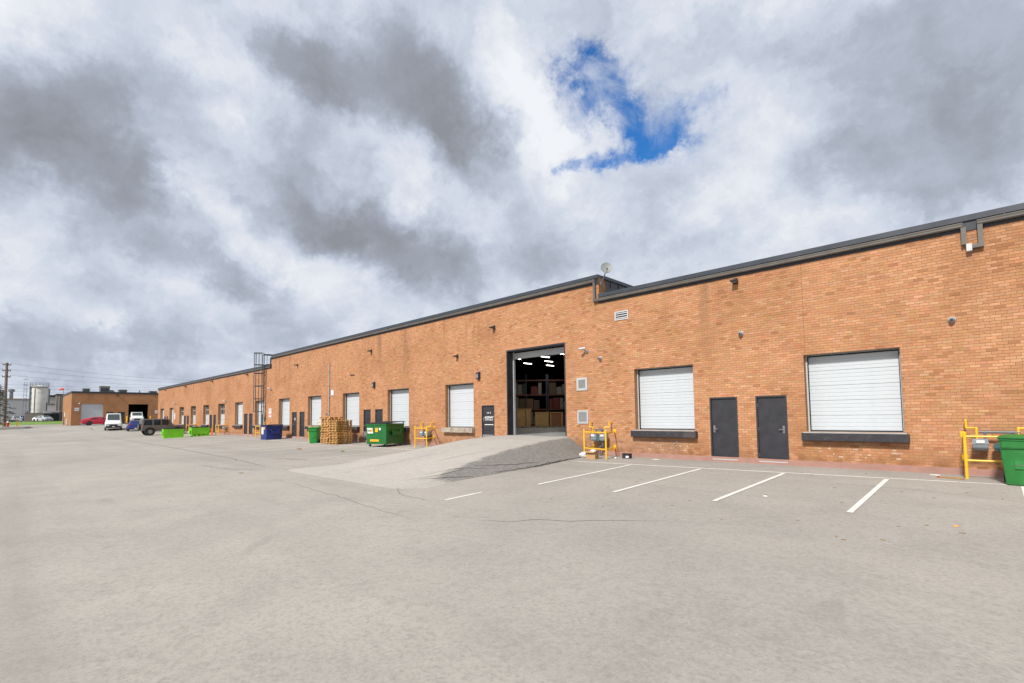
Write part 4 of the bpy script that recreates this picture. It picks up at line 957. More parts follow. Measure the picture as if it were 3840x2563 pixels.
B().quad((-.40, -.654, 1.02), (.02, -.654, 1.02), (.02, -.654, .45), (-.40, -.654, .45)).build('notice', 'label_white', bl); B().quad((.10, -.656, 1.04), (.30, -.656, 1.04), (.30, -.656, .82), (.10, -.656, .82)).build('sticker', 'label_yellow', bl)
l1 = dumpster('lime_dumpster', 'bright lime green dumpster parked beside the taupe car', (-59.45, 12.22, gz(-59.4, 12.2)), math.radians(86), 1.72, 1.10, .90, 'dumpster_lime', slope=.10, lid=.03)
l2 = dumpster('lime_dumpster', 'lime green dumpster with rusty bottom edge beside the traffic cone', (-60.15, 14.72, gz(-60, 14.7)), math.radians(88), 1.66, 1.10, .92, 'dumpster_lime', slope=.10, lid=.03)
for k_ in range(5):
    x = -.55+k_*.26+random.uniform(-.05, .05); B().box(x, x+random.uniform(.10, .2), -.475, -.455, .06+random.uniform(0, .06), .15+random.uniform(0, .08)).build('rust_patch', 'rust', l2)
def wheelie(name, lab, loc, rz, mat, h=1.10, wd=.62, dp=.72):
    o = thing(name, lab, 'wheelie bin', loc, rz); hw, hd = wd/2, dp/2; b_ = .78
    m_ = B(); rings = []
    for z, k_ in ((0.0, b_-.02), (.03, b_), (h*.55, .91), (h*.80, .965), (h*.88, .97)):
        rings.append([(-hw*k_, -hd*k_+.0, z), (-hw*k_+.05, -hd*k_-.03, z), (hw*k_-.05, -hd*k_-.03, z), (hw*k_, -hd*k_, z), (hw*k_, hd*k_, z), (-hw*k_, hd*k_, z)])
    m_.loft(rings); m_.box(-hw-.01, hw+.01, -hd-.03, hd+.01, h*.88, h*.925); bd = m_.build('body', mat, o, bevel=.012, smooth=True)
    B().prism([(-hd*.98, h*.70), (-hd-.055, h*.74), (-hd-.065, h*.87), (-hd*.98, h*.878)], 'x', -hw*.86, hw*.86).build('front_apron', mat, o, bevel=.012)
    m_ = B(); m_.loft([[(-hw-.03, -hd-.06, h*.926), (hw+.03, -hd-.06, h*.926), (hw+.03, hd+.05, h*.926), (-hw-.03, hd+.05, h*.926)], [(-hw-.03, -hd-.06, h*.955), (hw+.03, -hd-.06, h*.955), (hw+.03, hd+.05, h*.965), (-hw-.03, hd+.05, h*.965)], [(-hw+.05, -hd+.04, h*.99), (hw-.05, -hd+.04, h*.99), (hw-.05, hd-.06, h), (-hw+.05, hd-.06, h)]]); m_.build('lid', mat, o, bevel=.012, smooth=True)
    B().cyl((-hw*.8, hd+.07, h*.90), (hw*.8, hd+.07, h*.90), .018, n=8).box(-hw*.7, -hw*.6, hd*.9, hd+.07, h*.87, h*.91).box(hw*.6, hw*.7, hd*.9, hd+.07, h*.87, h*.91).build('handle', mat, o)
    m_ = B(); m_.box(-.085, .085, -hd*.9-.052, -hd*.9-.0, h*.40, h*.41); m_.build('catch_bar', 'steel', o)
    B().box(-.09, .09, -hd*.89-.045, -hd*.86, h*.33, h*.50).build('catch_recess', 'bin_green', o)
    for s_ in (-1, 1): w_ = B().cyl((s_*(hw*.82), hd*.80, .14), (s_*(hw*.82+.055), hd*.80, .14), .14, n=18).build('wheel', 'tyre', o, smooth=True); B().cyl((s_*(hw*.82+.056), hd*.80, .14), (s_*(hw*.82+.06), hd*.80, .14), .06, n=12).build('hub', 'lid_black', w_)
    return o
wheelie('green_bin', 'grass green wheelie bin in front of the guarded gas meter', (.56, 16.10, gz(.5, 16.1)), math.radians(-6), 'bin_green', 1.13, .66, .70)
wheelie('green_bin', 'bright green wheelie bin beside the pallet stacks', (-33.85, 15.25, gz(-33.8, 15.2)), math.radians(48), 'bin_green_bright', 1.12, .62, .72)

# ------------------------------------------------------------------ pallets
PH = .112
def make_pallet():
    o = thing('pallet', 'x', 'pallet')
    tb = B().box(-.5, .5, -.05, .05, .095, .111).build('top_board', 'pallet_wood', o); tb.location = (0, -.5, 0)
    for k_ in range(1, 7): q = bpy.data.objects.new('top_board', tb.data); col.objects.link(q); q.parent = o; q.location = (0, -.5+k_*1.0/6, 0)
    sb = B().box(-.05, .05, -.55, .55, .080, .0945).build('stringer_board', 'pallet_wood', o); sb.location = (-.45, 0, 0)
    for x in (0, .45): q = bpy.data.objects.new('stringer_board', sb.data); col.objects.link(q); q.parent = o; q.location = (x, 0, 0)
    bk_ = B().box(-.05, .05, -.05, .05, .017, .0795).build('block', 'pallet_wood_dark', o); bk_.location = (-.45, -.5, 0)  # darker wood than the boards: shade of the gaps put into the block colour
    for x in (-.45, 0, .45):
        for y in (-.5, 0, .5):
            if (x, y) != (-.45, -.5): q = bpy.data.objects.new('block', bk_.data); col.objects.link(q); q.parent = o; q.location = (x, y, 0)
    bb = B().box(-.5, .5, -.05, .05, 0, .0165).build('bottom_board', 'pallet_wood', o); bb.location = (0, -.5, 0)
    for y in (0, .5): q = bpy.data.objects.new('bottom_board', bb.data); col.objects.link(q); q.parent = o; q.location = (0, y, 0)
    be = B().box(-.05, .05, -.198, .198, 0, .0160).build('bottom_board', 'pallet_wood', o); be.location = (-.45, -.25, 0)
    for x, y in ((-.45, .25), (.45, -.25), (.45, .25)): q = bpy.data.objects.new('bottom_board', be.data); col.objects.link(q); q.parent = o; q.location = (x, y, 0)
    return o
pp = make_pallet(); kids = [x for x in bpy.data.objects if x.parent == pp]; first = True
for (cx, cy, n, nm) in ((-30.80, 15.60, 14, 'shorter front'), (-32.02, 15.62, 15, 'taller rear')):
    dxs = 0
    for k_ in range(n):
        o = pp if first else dup(pp); first = False
        dxs = max(-.10, min(.10, dxs+random.gauss(0, .035)))
        o.location = (cx+dxs, cy+random.gauss(0, .025), gz(cx, cy)+.003+k_*PH); o.rotation_euler = (0, 0, random.gauss(0, .025))
        o['group'] = 'pallets in the %s stack' % nm
        o['label'] = ('bottom wooden pallet of the %s stack' % nm if k_ == 0 else 'topmost wooden pallet of the %s stack' % nm if k_ == n-1 else 'wooden pallet in the middle of the %s stack' % nm)
o = dup(pp); o.location = (-32.0, 15.55, gz(-32, 15.55)+.003+15*PH); o.rotation_euler = (0, 0, .30); o['label'] = 'askew wooden pallet lying across the taller rear stack'; o['group'] = 'pallets in the taller rear stack'

# ------------------------------------------------------------------ small things on the ground
def cone(x, y, lab, h=.7):
    o = thing('traffic_cone', lab, 'traffic cone', (x, y, gz(x, y))); B().box(-.19, .19, -.19, .19, 0, .03).build('base', 'cone_orange', o, bevel=.008); B().lathe([(.14, .031), (.12, .06), (.03, h), (.0, h+.005)], 16).build('body', 'cone_orange', o, smooth=True)
    B().lathe([(.098, h*.35), (.082, h*.50)], 16).build('band', 'ink_orange', o)
m_ = B(); m_.add([(-10.98, D-.0068, .60), (-10.72, D-.0068, .19), (-11.04, D-.0068, .19)], [(0, 1, 2)]); m_.build('rust_stain', 'rust_bloom', wall, world=True); cone(-62.2, 16.35, 'orange traffic cone beside the rusty lime dumpster', .75)
cb = thing('cardboard_box', 'open brown cardboard box under the twin gas meter', 'box', (-11.08, 15.95, gz(-11, 15.9)), .15)
B().box(-.20, .20, -.16, -.155, 0, .30).box(-.20, .20, .155, .16, 0, .30).box(-.20, -.195, -.155, .155, 0, .30).box(.195, .20, -.155, .155, 0, .30).box(-.19, .19, -.15, .15, .002, .01).build('walls', 'cardboard', cb)
B().add([(-.20, -.16, .30), (.20, -.16, .30), (.19, -.25, .26), (-.19, -.25, .26)], [(0, 1, 2, 3)]).build('flap', 'cardboard', cb); B().add([(.20, -.16, .30), (.20, .16, .30), (.28, .15, .33), (.28, -.15, .33)], [(0, 1, 2, 3)]).build('flap', 'cardboard', cb)
def crumple(name, lab, cat, loc, sx, sy, sz, mat, seed):
    rr = random.Random(seed); m_ = B(); m_.ball((0, 0, 0), 1, 14, 9)
    m_.v = [(p[0]*sx*rr.uniform(.75, 1.15), p[1]*sy*rr.uniform(.75, 1.15), max(-.9, p[2])*sz*rr.uniform(.7, 1.15)+sz*.85) for p in m_.v]
    o = m_.build(name, mat); o.location = loc; return tag(o, lab, cat)
crumple('plastic_bag', 'crumpled white plastic bag beside the cardboard box', 'bag', (-11.62, 16.15, gz(-11.6, 16.1)), .24, .15, .12, 'poly_bag', 1)
crumple('plastic_bag', 'white plastic wrapping stuffed in the open cardboard box', 'bag', (-11.04, 15.98, gz(-11, 15.9)+.19), .15, .11, .10, 'poly_bag', 2)
bt = thing('battery', 'black car battery with white label against the plinth', 'battery', (-10.02, 16.75, gz(-10, 16.7)), .1); B().box(-.16, .16, -.10, .10, 0, .15).build('case', 'lid_black', bt, bevel=.01); B().box(-.165, .165, -.105, .105, .1505, .19).build('cap', 'lid_black', bt, bevel=.008); B().box(-.01, .11, -.1025, -.101, .03, .10).build('label_patch', 'label_white', bt)
def scrap(name, lab, cat, x, y, sx, sy, mat, seed, dz=.01):
    rr = random.Random(seed); n = 9; m_ = B(); top_ = [(sx*math.cos(2*math.pi*i/n)*rr.uniform(.5, 1.1), sy*math.sin(2*math.pi*i/n)*rr.uniform(.5, 1.1)) for i in range(n)]
    vs = [(p[0], p[1], 0) for p in top_]+[(p[0]*.85, p[1]*.85, rr.uniform(.4, 1.6)*dz) for p in top_]+[(0, 0, dz*1.6)]
    m_.add(vs, [(i, (i+1) % n, n+(i+1) % n, n+i) for i in range(n)]+[(n+i, n+(i+1) % n, 2*n) for i in range(n)]); o = m_.build(name, mat); o.location = (x, y, gz(x, y)+.002); return tag(o, lab, cat)
scrap('paper_scrap', 'white paper scrap on the asphalt between two parking lines', 'litter', -3.52, 11.55, .06, .04, 'paper', 1); scrap('paper_scrap', 'flat white paper strip lying along the plinth', 'litter', -8.9, 16.85, .16, .02, 'paper', 2)
scrap('paper_scrap', 'small white crumpled paper between box and battery', 'litter', -10.4, 16.55, .06, .04, 'paper', 3, .03); scrap('paper_scrap', 'thin white strip lying near the plinth by the gas meter', 'litter', -1.0, 16.9, .13, .02, 'paper', 4)
sk_ = thing('wood_stake', 'splintered wooden stake with red tip near the white line', 'stake', (-.85, 16.45, gz(-.8, 16.4)+.006), -.25); B().box(-.05, .42, -.02, .02, 0, .03).build('shaft', 'pallet_wood_dark', sk_); B().prism([(-.05, -.02), (-.11, 0), (-.05, .02)], 'z', 0, .03).build('tip', 'hydrant_red', sk_)
scrap('leaf_pile', 'brown leaf clump on the stalls before the green dumpster', 'litter', -28.9, 12.1, .22, .10, 'leaf_litter', 5, .05); scrap('leaf_pile', 'green and brown weed clump on the asphalt before the pallets', 'litter', -24.6, 12.6, .24, .09, 'weed', 6, .04)
scrap('leaf_pile', 'flat brown leaf patch on the open asphalt', 'litter', -19.5, 6.1, .20, .10, 'leaf_litter', 9, .01)
scrap('fallen_leaf', 'single orange leaf on the asphalt near the last parking line', 'leaf', -.42, 10.55, .05, .035, 'ink_orange', 7)
for i in range(45):
    x = random.uniform(-16, 1.5); y = random.uniform(8.5, 16.9)
    if -20 < x < -10.8: x += 11
    scrap('twig', 'tiny dry twig or leaf scattered on the asphalt by the stalls', 'litter', x, y, random.uniform(.02, .06), random.uniform(.008, .02), 'leaf_litter', 100+i, .006)['group'] = 'scattered twigs and leaves'
#@@THINGSEND

# ------------------------------------------------------------------ vehicles
def vehicle(name, lab, cat, loc, rz, st, paint, wheels, wr, side_win, top_glass, front=None, rear=None, group=None, lower='car_dark', rim='rim_dark'):
    """st: stations (x, z_bottom, z_belt, z_top, half width low, half width belt, half width top), from tail to nose"""
    o = thing(name, lab, cat, loc, rz, group)
    def ring(s_):
        x, zb, zl, zt, wb, wl_, wt = s_; zm = zb+(zl-zb)*.45; wm = max(wb, wl_)*1.01
        half = [(wb*.96, zb), (wb*1.0, zb+.05), (wm, zm), (wl_, zl), (wl_+(wt-wl_)*.5+.012, zl+(zt-zl)*.5), (wt, zt-.03), (wt-.07, zt)]
        return [(x, -y, z) for y, z in half]+[(x, y, z) for y, z in reversed(half)]
    B().loft([ring(s_) for s_ in st]).build('body', paint, o, smooth=True)
    def lerp(a, b, k_): return tuple(p+(q-p)*k_ for p, q in zip(a, b))
    def sta(x):
        for a, b in zip(st, st[1:]):
            if a[0] <= x <= b[0]: return lerp(a, b, (x-a[0])/(b[0]-a[0]) if b[0] > a[0] else 0)
        return st[-1]
    for (xa, xb, k0, k1, xa2, xb2) in side_win:
        for s_ in (-1, 1):
            def pt(x, k_):
                q = sta(x); y = q[5]+(q[6]-q[5])*k_+.012*(1-abs(2*k_-1)); return (x, s_*(y+.014), q[2]+(q[3]-q[2])*k_)
            m_ = B(); m_.quad(pt(xa, k0), pt(xb, k0), pt(xb2, k1), pt(xa2, k1)); m_.build('side_window', 'car_glass', o)
    for (xa, xb, nm, gm) in top_glass:
        qa, qb = sta(xa), sta(xb); nrm = Vector((-(qb[3]-qa[3]), 0, qb[0]-qa[0])).normalized()*.012
        m_ = B(); m_.quad((xa+nrm.x, -(qa[6]-.10), qa[3]+nrm.z), (xb+nrm.x, -(qb[6]-.10), qb[3]+nrm.z), (xb+nrm.x, qb[6]-.10, qb[3]+nrm.z), (xa+nrm.x, qa[6]-.10, qa[3]+nrm.z)); m_.build(nm, gm, o)
    for wx in wheels:
        for s_ in (-1, 1):
            q = sta(wx); y = s_*(max(q[4], q[5])*1.012)
            B().cyl((wx, y-s_*.2, wr+.03), (wx, y+s_*.004, wr+.03), wr*1.16, n=22).build('wheel_arch', lower, o)
            w_ = B().lathe([(wr*.6, -.11), (wr*.94, -.11), (wr, -.085), (wr, .085), (wr*.94, .11), (wr*.6, .11)], 24, (wx, y-s_*.085, wr), 'y').build('wheel', 'tyre', o, smooth=True)
            B().cyl((wx, y-s_*.03, wr), (wx, y+s_*.034, wr), wr*.62, wr*.56, n=16).build('rim', rim, w_)
    x0_, x1_ = st[0], st[-1]
    if front:
        for s_ in (-1, 1): B().box(x1_[0]-.10, x1_[0]+.012, min(s_*x1_[4]*.58, s_*x1_[4]*.97), max(s_*x1_[4]*.58, s_*x1_[4]*.97), front[0], front[1]).build('headlight', 'headlamp', o, bevel=.01)
        B().box(x1_[0]-.05, x1_[0]+.02, -x1_[4]*.52, x1_[4]*.52, front[2], front[3]).build('grille', 'car_dark', o, bevel=.01)
        B().box(x1_[0]-.2, x1_[0]+.05, -x1_[4]*1.0, x1_[4]*1.0, x1_[1]-.0, front[4]).build('bumper', front[5], o, bevel=.03)
        B().box(x1_[0]+.051, x1_[0]+.06, -.15, .15, front[4]-.16, front[4]-.05).build('number_plate', 'label_white', o)
    if rear:
        for s_ in (-1, 1): B().box(x0_[0]-.012, x0_[0]+.10, min(s_*x0_[4]*.74, s_*x0_[4]*.98), max(s_*x0_[4]*.74, s_*x0_[4]*.98), rear[0], rear[1]).build('tail_light', 'tail_red', o, bevel=.01)
        B().box(x0_[0]-.05, x0_[0]+.2, -x0_[4]*1.0, x0_[4]*1.0, x0_[1], rear[2]).build('bumper', rear[3], o, bevel=.03)
        B().box(x0_[0]-.062, x0_[0]-.051, -.15, .15, rear[2]-.15, rear[2]-.04).build('number_plate', 'label_white', o)
    for s_ in (-1, 1):
        mx = side_win[-1][1]-.1; q = sta(mx); B().box(mx-.06, mx+.06, min(s_*(q[5]+.02), s_*(q[5]+.20)), max(s_*(q[5]+.02), s_*(q[5]+.20)), q[2]+.06, q[2]+.24).build('mirror', lower if cat == 'van' else paint, o, bevel=.02)
    return o
G90 = math.radians(90)
# red fastback sedan along the far facade
vehicle('red_sedan', 'dark red fastback sedan parked in front of the closed garage door', 'car', (-113.6, 12.35, gz(-113.6, 12)+.0), G90,
        [(-2.48, .35, .70, .78, .80, .82, .70), (-2.38, .24, .86, 1.02, .90, .90, .72), (-1.7, .20, .95, 1.18, .95, .95, .68), (-.9, .18, .97, 1.40, .96, .96, .62), (-.1, .18, .96, 1.445, .96, .96, .62), (.45, .18, .95, 1.38, .96, .95, .62), (1.15, .18, .93, 1.02, .95, .93, .70), (1.9, .20, .82, .90, .94, .90, .68), (2.38, .26, .64, .74, .86, .82, .60), (2.48, .36, .56, .62, .74, .72, .55)],
        'car_red', (-1.48, 1.48), .345, [(-1.55, -.55, .12, .80, -1.0, -.5), (-.48, .75, .12, .86, -.45, .35)], [(.47, 1.12, 'windscreen', 'windscreen'), (-1.68, -.92, 'rear_window', 'car_glass')], (.60, .70, .38, .50, .36, 'car_red'), (.70, .80, .42, 'car_red'))
# white high-roof van facing the yard
VAN = [(-2.95, .45, 1.15, 2.44, .90, 1.0, .84), (-2.85, .30, 1.15, 2.50, .98, 1.02, .86), (1.0, .30, 1.15, 2.52, 1.0, 1.03, .84), (1.35, .30, 1.16, 2.44, 1.0, 1.03, .80), (2.05, .30, 1.18, 1.45, 1.0, 1.0, .84), (2.65, .30, .98, 1.14, .99, .96, .84), (2.92, .34, .80, .96, .94, .90, .76)]
vehicle('white_van', 'white high roofed delivery van facing the yard beside the red sedan', 'van', (-97.9, 12.30, gz(-97, 12.3)), math.radians(-7), VAN, 'car_white', (-1.9, 1.75), .36, [(1.25, 1.9, .06, .62, 1.2, 1.62)], [(1.38, 2.02, 'windscreen', 'windscreen')], (.72, .98, .62, .86, .62, 'car_dark'), (.9, 1.4, .55, 'car_dark'))
VAN2 = [(-2.8, .5, 1.2, 2.1, .92, 1.0, .84), (-2.7, .35, 1.2, 2.2, 1.0, 1.02, .86), (.9, .35, 1.2, 2.22, 1.0, 1.02, .84), (1.25, .35, 1.2, 2.15, 1.0, 1.02, .80), (1.75, .35, 1.2, 1.50, 1.0, 1.0, .86), (2.6, .35, 1.08, 1.22, .98, .96, .88), (2.75, .4, .9, 1.1, .94, .92, .82)]
vehicle('white_van', 'white panel van standing half inside the dark open garage', 'van', (-118.4, 18.30, 1.06), math.radians(-5), VAN2, 'car_white', (-1.8, 1.75), .36, [(1.15, 1.65, .06, .62, 1.1, 1.5)], [(1.28, 1.72, 'windscreen', 'windscreen')], (.78, 1.0, .70, .98, .68, 'car_dark'), (.9, 1.4, .55, 'car_dark'))
# blue hatchback seen from behind
HATCH = [(-2.05, .45, .85, 1.0, .78, .80, .66), (-1.95, .28, .92, 1.25, .86, .86, .64), (-1.55, .22, .95, 1.46, .89, .88, .60), (-.6, .20, .95, 1.53, .90, .89, .60), (.2, .20, .94, 1.48, .90, .88, .58), (.95, .20, .92, 1.05, .90, .87, .66), (1.7, .24, .82, .92, .88, .84, .64), (2.02, .34, .65, .75, .80, .76, .58)]
vehicle('blue_hatchback', 'deep blue hatchback seen from behind between van and taupe car', 'car', (-91.2, 13.95, gz(-91, 14.0)), math.radians(174), HATCH, 'car_blue', (-1.25, 1.3), .32, [(-1.6, -.55, .12, .80, -1.45, -.5), (-.48, .75, .12, .84, -.45, .3)], [(.25, .92, 'windscreen', 'windscreen'), (-1.92, -1.58, 'rear_window', 'car_glass')], (.62, .76, .40, .55, .38, 'car_blue'), (.82, 1.05, .48, 'car_blue'))
# boxy taupe off-roader, broadside
SUV = [(-2.12, .62, 1.05, 1.18, .78, .80, .70), (-2.08, .55, 1.10, 1.82, .86, .87, .74), (-1.98, .52, 1.10, 1.93, .88, .88, .76), (.35, .50, 1.10, 1.94, .88, .88, .76), (.62, .50, 1.10, 1.88, .88, .88, .74), (.98, .50, 1.10, 1.24, .88, .86, .78), (1.15, .50, 1.08, 1.20, .88, .86, .80), (2.12, .52, 1.02, 1.14, .86, .84, .80), (2.25, .55, .92, 1.06, .82, .80, .76)]
sv_ = vehicle('off_roader', 'boxy taupe off-roader with spare wheel beside the lime dumpster', 'car', (-71.9, 13.62, gz(-71.9, 13.6)), math.radians(91), SUV, 'car_taupe', (-1.32, 1.42), .43, [(-1.95, -1.12, .12, .88, -1.88, -1.12), (-.98, -.30, .12, .88, -.98, -.30), (-.18, .62, .12, .88, -.18, .42)], [(.64, .97, 'windscreen', 'car_glass')], (.86, 1.02, .78, 1.0, .70, 'car_dark'), (.9, 1.1, .68, 'car_taupe'), rim='rim_light')
B().cyl((-2.12, 0, 1.0), (-2.32, 0, 1.0), .38, n=24).build('spare_wheel', 'tyre', sv_, smooth=True); B().cyl((-2.321, 0, 1.0), (-2.33, 0, 1.0), .30, n=20).build('spare_cover', 'car_taupe', sv_)
for s_ in (-1, 1): B().cyl((-.75, s_*.90, .42), (.75, s_*.90, .42), .045, n=8).build('side_step', 'chrome', sv_)
for x in (-1.32, 1.42):
    for s_ in (-1, 1): B().prism([(x+.56*math.cos(a), .42+.52*math.sin(a)) for a in [math.pi*i/10 for i in range(11)]]+[(x+.47*math.cos(a), .42+.45*math.sin(a)) for a in [math.pi*i/10 for i in range(10, -1, -1)]], 'y', s_*.86, s_*.95).build('fender_flare', 'car_dark', sv_)

# ------------------------------------------------------------------ far brick building across the yard
FX = -118.0; FB = .95; FT = 6.72
Fb = thing('brick_building', 'low brown brick building with two garage openings across the yard', 'building', (FX-8, 18, FB))
fo = [(10.14, 13.29, FB-.3, 4.85), (13.75, 14.80, FB-.3, 3.31), (15.39, 16.48, FB-.3, 3.31), (16.99, 20.07, FB-.3, 4.80)]
m_ = B(); Y0, Y1 = 8.85, 46.0; ycut = sorted({Y0, Y1, *[o[0] for o in fo], *[o[1] for o in fo]})
for a, b in zip(ycut, ycut[1:]):
    ym = (a+b)/2; h = [o for o in fo if o[0] < ym < o[1]]; z = h[0][3] if h else FB-.6
    m_.quad((FX, a, z), (FX, b, z), (FX, b, FT+.05), (FX, a, FT+.05))
    if h:
        o = h[0]; dp = .25
        m_.quad((FX, o[0], o[2]), (FX-dp, o[0], o[2]), (FX-dp, o[0], o[3]), (FX, o[0], o[3])); m_.quad((FX, o[1], o[2]), (FX-dp, o[1], o[2]), (FX-dp, o[1], o[3]), (FX, o[1], o[3])); m_.quad((FX, o[0], o[3]), (FX, o[1], o[3]), (FX-dp, o[1], o[3]), (FX-dp, o[0], o[3]))
m_.quad((FX, Y0, FB-.6), (FX-17, Y0, FB-.6), (FX-17, Y0, FT+.05), (FX, Y0, FT+.05)); m_.quad((FX-17, Y0, FB-.6), (FX-17, Y1, FB-.6), (FX-17, Y1, FT), (FX-17, Y0, FT)); m_.quad((FX, Y1, FB-.6), (FX-17, Y1, FB-.6), (FX-17, Y1, FT), (FX, Y1, FT))
m_.build('wall', 'brick_texture', Fb, world=True)
B().box(FX-17.1, FX+.06, Y0-.06, Y1+.06, FT, FT+.36).build('coping', 'charcoal_metal', Fb, world=True)
gdr = B().box(FX-.24, FX-.20, 10.14, 10.22, FB, 4.85).box(FX-.24, FX-.20, 13.21, 13.29, FB, 4.85).box(FX-.24, FX-.20, 10.22, 13.21, 4.77, 4.85).build('garage_door', 'white_trim', Fb, world=True)
for k_ in range(7): B().box(FX-.235, FX-.205, 10.221, 13.209, FB-.05+k_*.555, FB-.05+k_*.555+.545).build('panel', 'white_panel', gdr, world=True)
for a, b in ((13.75, 14.80), (15.39, 16.48)):
    dd = B().box(FX-.10, FX-.06, a+.001, b-.001, FB-.02, 3.309).build('door', 'door_paint', Fb, world=True); B().box(FX-.055, FX-.03, b-.18, b-.12, 1.95, 2.15).build('handle', 'steel', dd, world=True)
m_ = B(); a, b = 16.9, 24.0
m_.box(FX-12, FX-.26, 15.5, 15.6, FB-.2, 6.3); m_.box(FX-12, FX-.26, 24, 24.1, FB-.2, 6.3); m_.box(FX-12.1, FX-12, 15.5, 24.1, FB-.2, 6.3); m_.box(FX-12, FX-.26, 15.5, 24, 6.2, 6.3); m_.box(FX-.40, FX-.26, 15.6, 16.98, FB-.2, 6.2); m_.box(FX-.40, FX-.26, 20.08, 24, FB-.2, 6.2); m_.box(FX-.40, FX-.26, 16.98, 20.08, 4.81, 6.2)
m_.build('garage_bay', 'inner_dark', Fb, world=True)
B().box(FX-12, FX+.0, 15.6, 24, FB-.1, 1.055).build('bay_floor', 'warehouse_floor', Fb, world=True)
def far_sign(name, lab, y, z, sx, sz, mat): o = thing(name, lab, 'sign', (FX+.004, y, z)); B().box(0, .02, -sx/2, sx/2, -sz/2, sz/2).build('plate', mat, o); B().box(.0205, .0225, -sx*.35, sx*.35, -.05, .03).build('print', 'grey_plastic', o)
far_sign('notice_board', 'pale notice plate beside the closed white garage door', 9.60, 3.80, .62, .60, 'far_white'); far_sign('white_sign', 'white sign on the brown brick beside the open garage', 21.35, 3.32, .40, .60, 'label_white')
lampf = thing('flood_lamp', 'small dark lamp under the coping of the far brick building', 'wall light', (FX+.003, 15.28, 6.45)); B().box(0, .06, -.1, .1, -.15, .15).build('back_box', 'charcoal_metal', lampf); B().prism([(.06, .05), (.35, .0), (.35, -.08), (.06, -.1)], 'y', -.12, .12).build('head', 'charcoal_metal', lampf)
glb = thing('globe_lamp', 'white globe lamp at the corner of the closed garage door', 'wall light', (FX+.003, 9.92, 4.85)); B().box(0, .05, -.06, .06, -.06, .06).build('base', 'galvanised', glb); B().ball((.14, 0, 0), .13, 12, 8).build('globe', 'white_plastic', glb, smooth=True)
def hvac(lab, y, wd, h, dp=1.6, cap=True, hood=False, x=FX-2.2):
    o = thing('rooftop_unit', lab, 'rooftop unit', (x, y, FT+.36)); B().box(-dp/2, dp/2, -wd/2, wd/2, .10, h*.72).build('cabinet', 'galvanised', o, bevel=.02); B().box(-dp/2+.1, dp/2-.1, -wd/2+.1, wd/2-.1, 0, .099).build('curb', 'charcoal_metal', o)
    for k_ in range(4): B().box(dp/2+.001, dp/2+.02, -wd/2+.1+k_*(wd-.2)/4, -wd/2+.06+(k_+1)*(wd-.2)/4, .2, h*.62).build('louvre', 'charcoal_metal', o)
    if cap: B().box(-dp/2-.05, dp/2+.05, -wd/2-.05, wd/2+.05, h*.721, h).build('cap', 'far_tan', o, bevel=.02)
    if hood: B().prism([(wd/2+.001, .1), (wd/2+.8, .1), (wd/2+.45, .42), (wd/2+.001, .42)], 'x', -dp/2+.1, dp/2-.1).build('hood', 'galvanised', o)
hvac('small grey rooftop unit with white panel on the far brick building', 10.95, .95, .62); hvac('large grey rooftop unit with sloping hood on the far brick building', 13.6, 1.4, 1.15, hood=True); hvac('flat grey rooftop unit on the far brick building', 16.3, 1.2, .55); hvac('grey rooftop unit half hidden by the long warehouse', 21.4, 1.2, .5, x=FX-4)
st_ = thing('vent_stack', 'thin metal vent stack on the far brick building', 'vent', (FX-1.5, 18.85, FT+.3)); B().cyl((0, 0, 0), (0, 0, .42), .09, n=10).build('pipe', 'galvanised', st_); B().cyl((0, 0, .42), (0, 0, .55), .14, .10, n=10).build('cap', 'galvanised', st_)
for y, lab in ((16.72, 'yellow bollard by the first jamb of the open garage'), (20.35, 'yellow bollard by the second jamb of the open garage')):
    o = thing('bollard', lab, 'bollard', (FX+.6, y, gz(FX+.6, y))); B().cyl((0, 0, -.1), (0, 0, 1.35), .11, n=12).build('tube', 'yellow_paint', o, smooth=True); B().ball((0, 0, 1.35), .11, 12, 6).build('dome', 'yellow_paint', o, smooth=True)
# small door, sign and box on the side wall
B().box(FX-14.6, FX-13.2, Y0-.03, Y0-.004, FB, FB+2.4).build('door', 'door_paint', Fb, world=True)
sg = thing('parking_sign', 'parking sign on the narrow side of the far brick building', 'sign', (FX-12.2, Y0-.005, 3.0)); B().box(-.8, .8, -.03, 0, -.4, .4).build('plate', 'label_white', sg); text_part('P', .6, 'ink_black', sg, (0, -.032, 0), (math.pi/2, 0, 0), weight=.01)
eb = thing('meter_box', 'white meter box on the narrow side of the far brick building', 'box', (FX-6.0, Y0-.005, 1.5)); B().box(-.7, .7, -.18, 0, -.45, .55).build('case', 'far_white', eb, bevel=.02); B().box(-.62, .62, -.19, -.181, -.38, .48).build('lid', 'white_plastic', eb)

# ------------------------------------------------------------------ far left: lawn, lot, silo, plant, power line
vs = []; xsg = [-160+i*1.0 for i in range(20)]; ysg = lines([(-200, -20, 30), (-20, 14, 2)])
m_ = B(); n_ = len(xsg); m_.add([(x, y, gz(x, y)+.02) for y in ysg for x in xsg], [(j*n_+i, j*n_+i+1, (j+1)*n_+i+1, (j+1)*n_+i) for j in range(len(ysg)-1) for i in range(n_-1)])
lawn = m_.build('grass', 'grass', smooth=True); lawn['kind'] = 'stuff'; tag(lawn, 'strip of green lawn beyond the far end of the yard', 'grass')
strip('kerb', seg((-140.8, -180), (-140.8, 14), 20), .25, 'concrete', .05)
PX = -225.0
def fp(u, v, X=PX): return at(u, v, X=X)
pb = thing('grey_plant', 'long pale grey industrial building behind the lawn', 'building', (PX, 0, 1.7))
ya, za = fp(-260, 1500)[1:]; yb_, zb_ = fp(112, 1501)[1:]
B().box(PX-30, PX, ya, yb_+6, 1.0, zb_).build('wall', 'far_wall', pb, world=True)
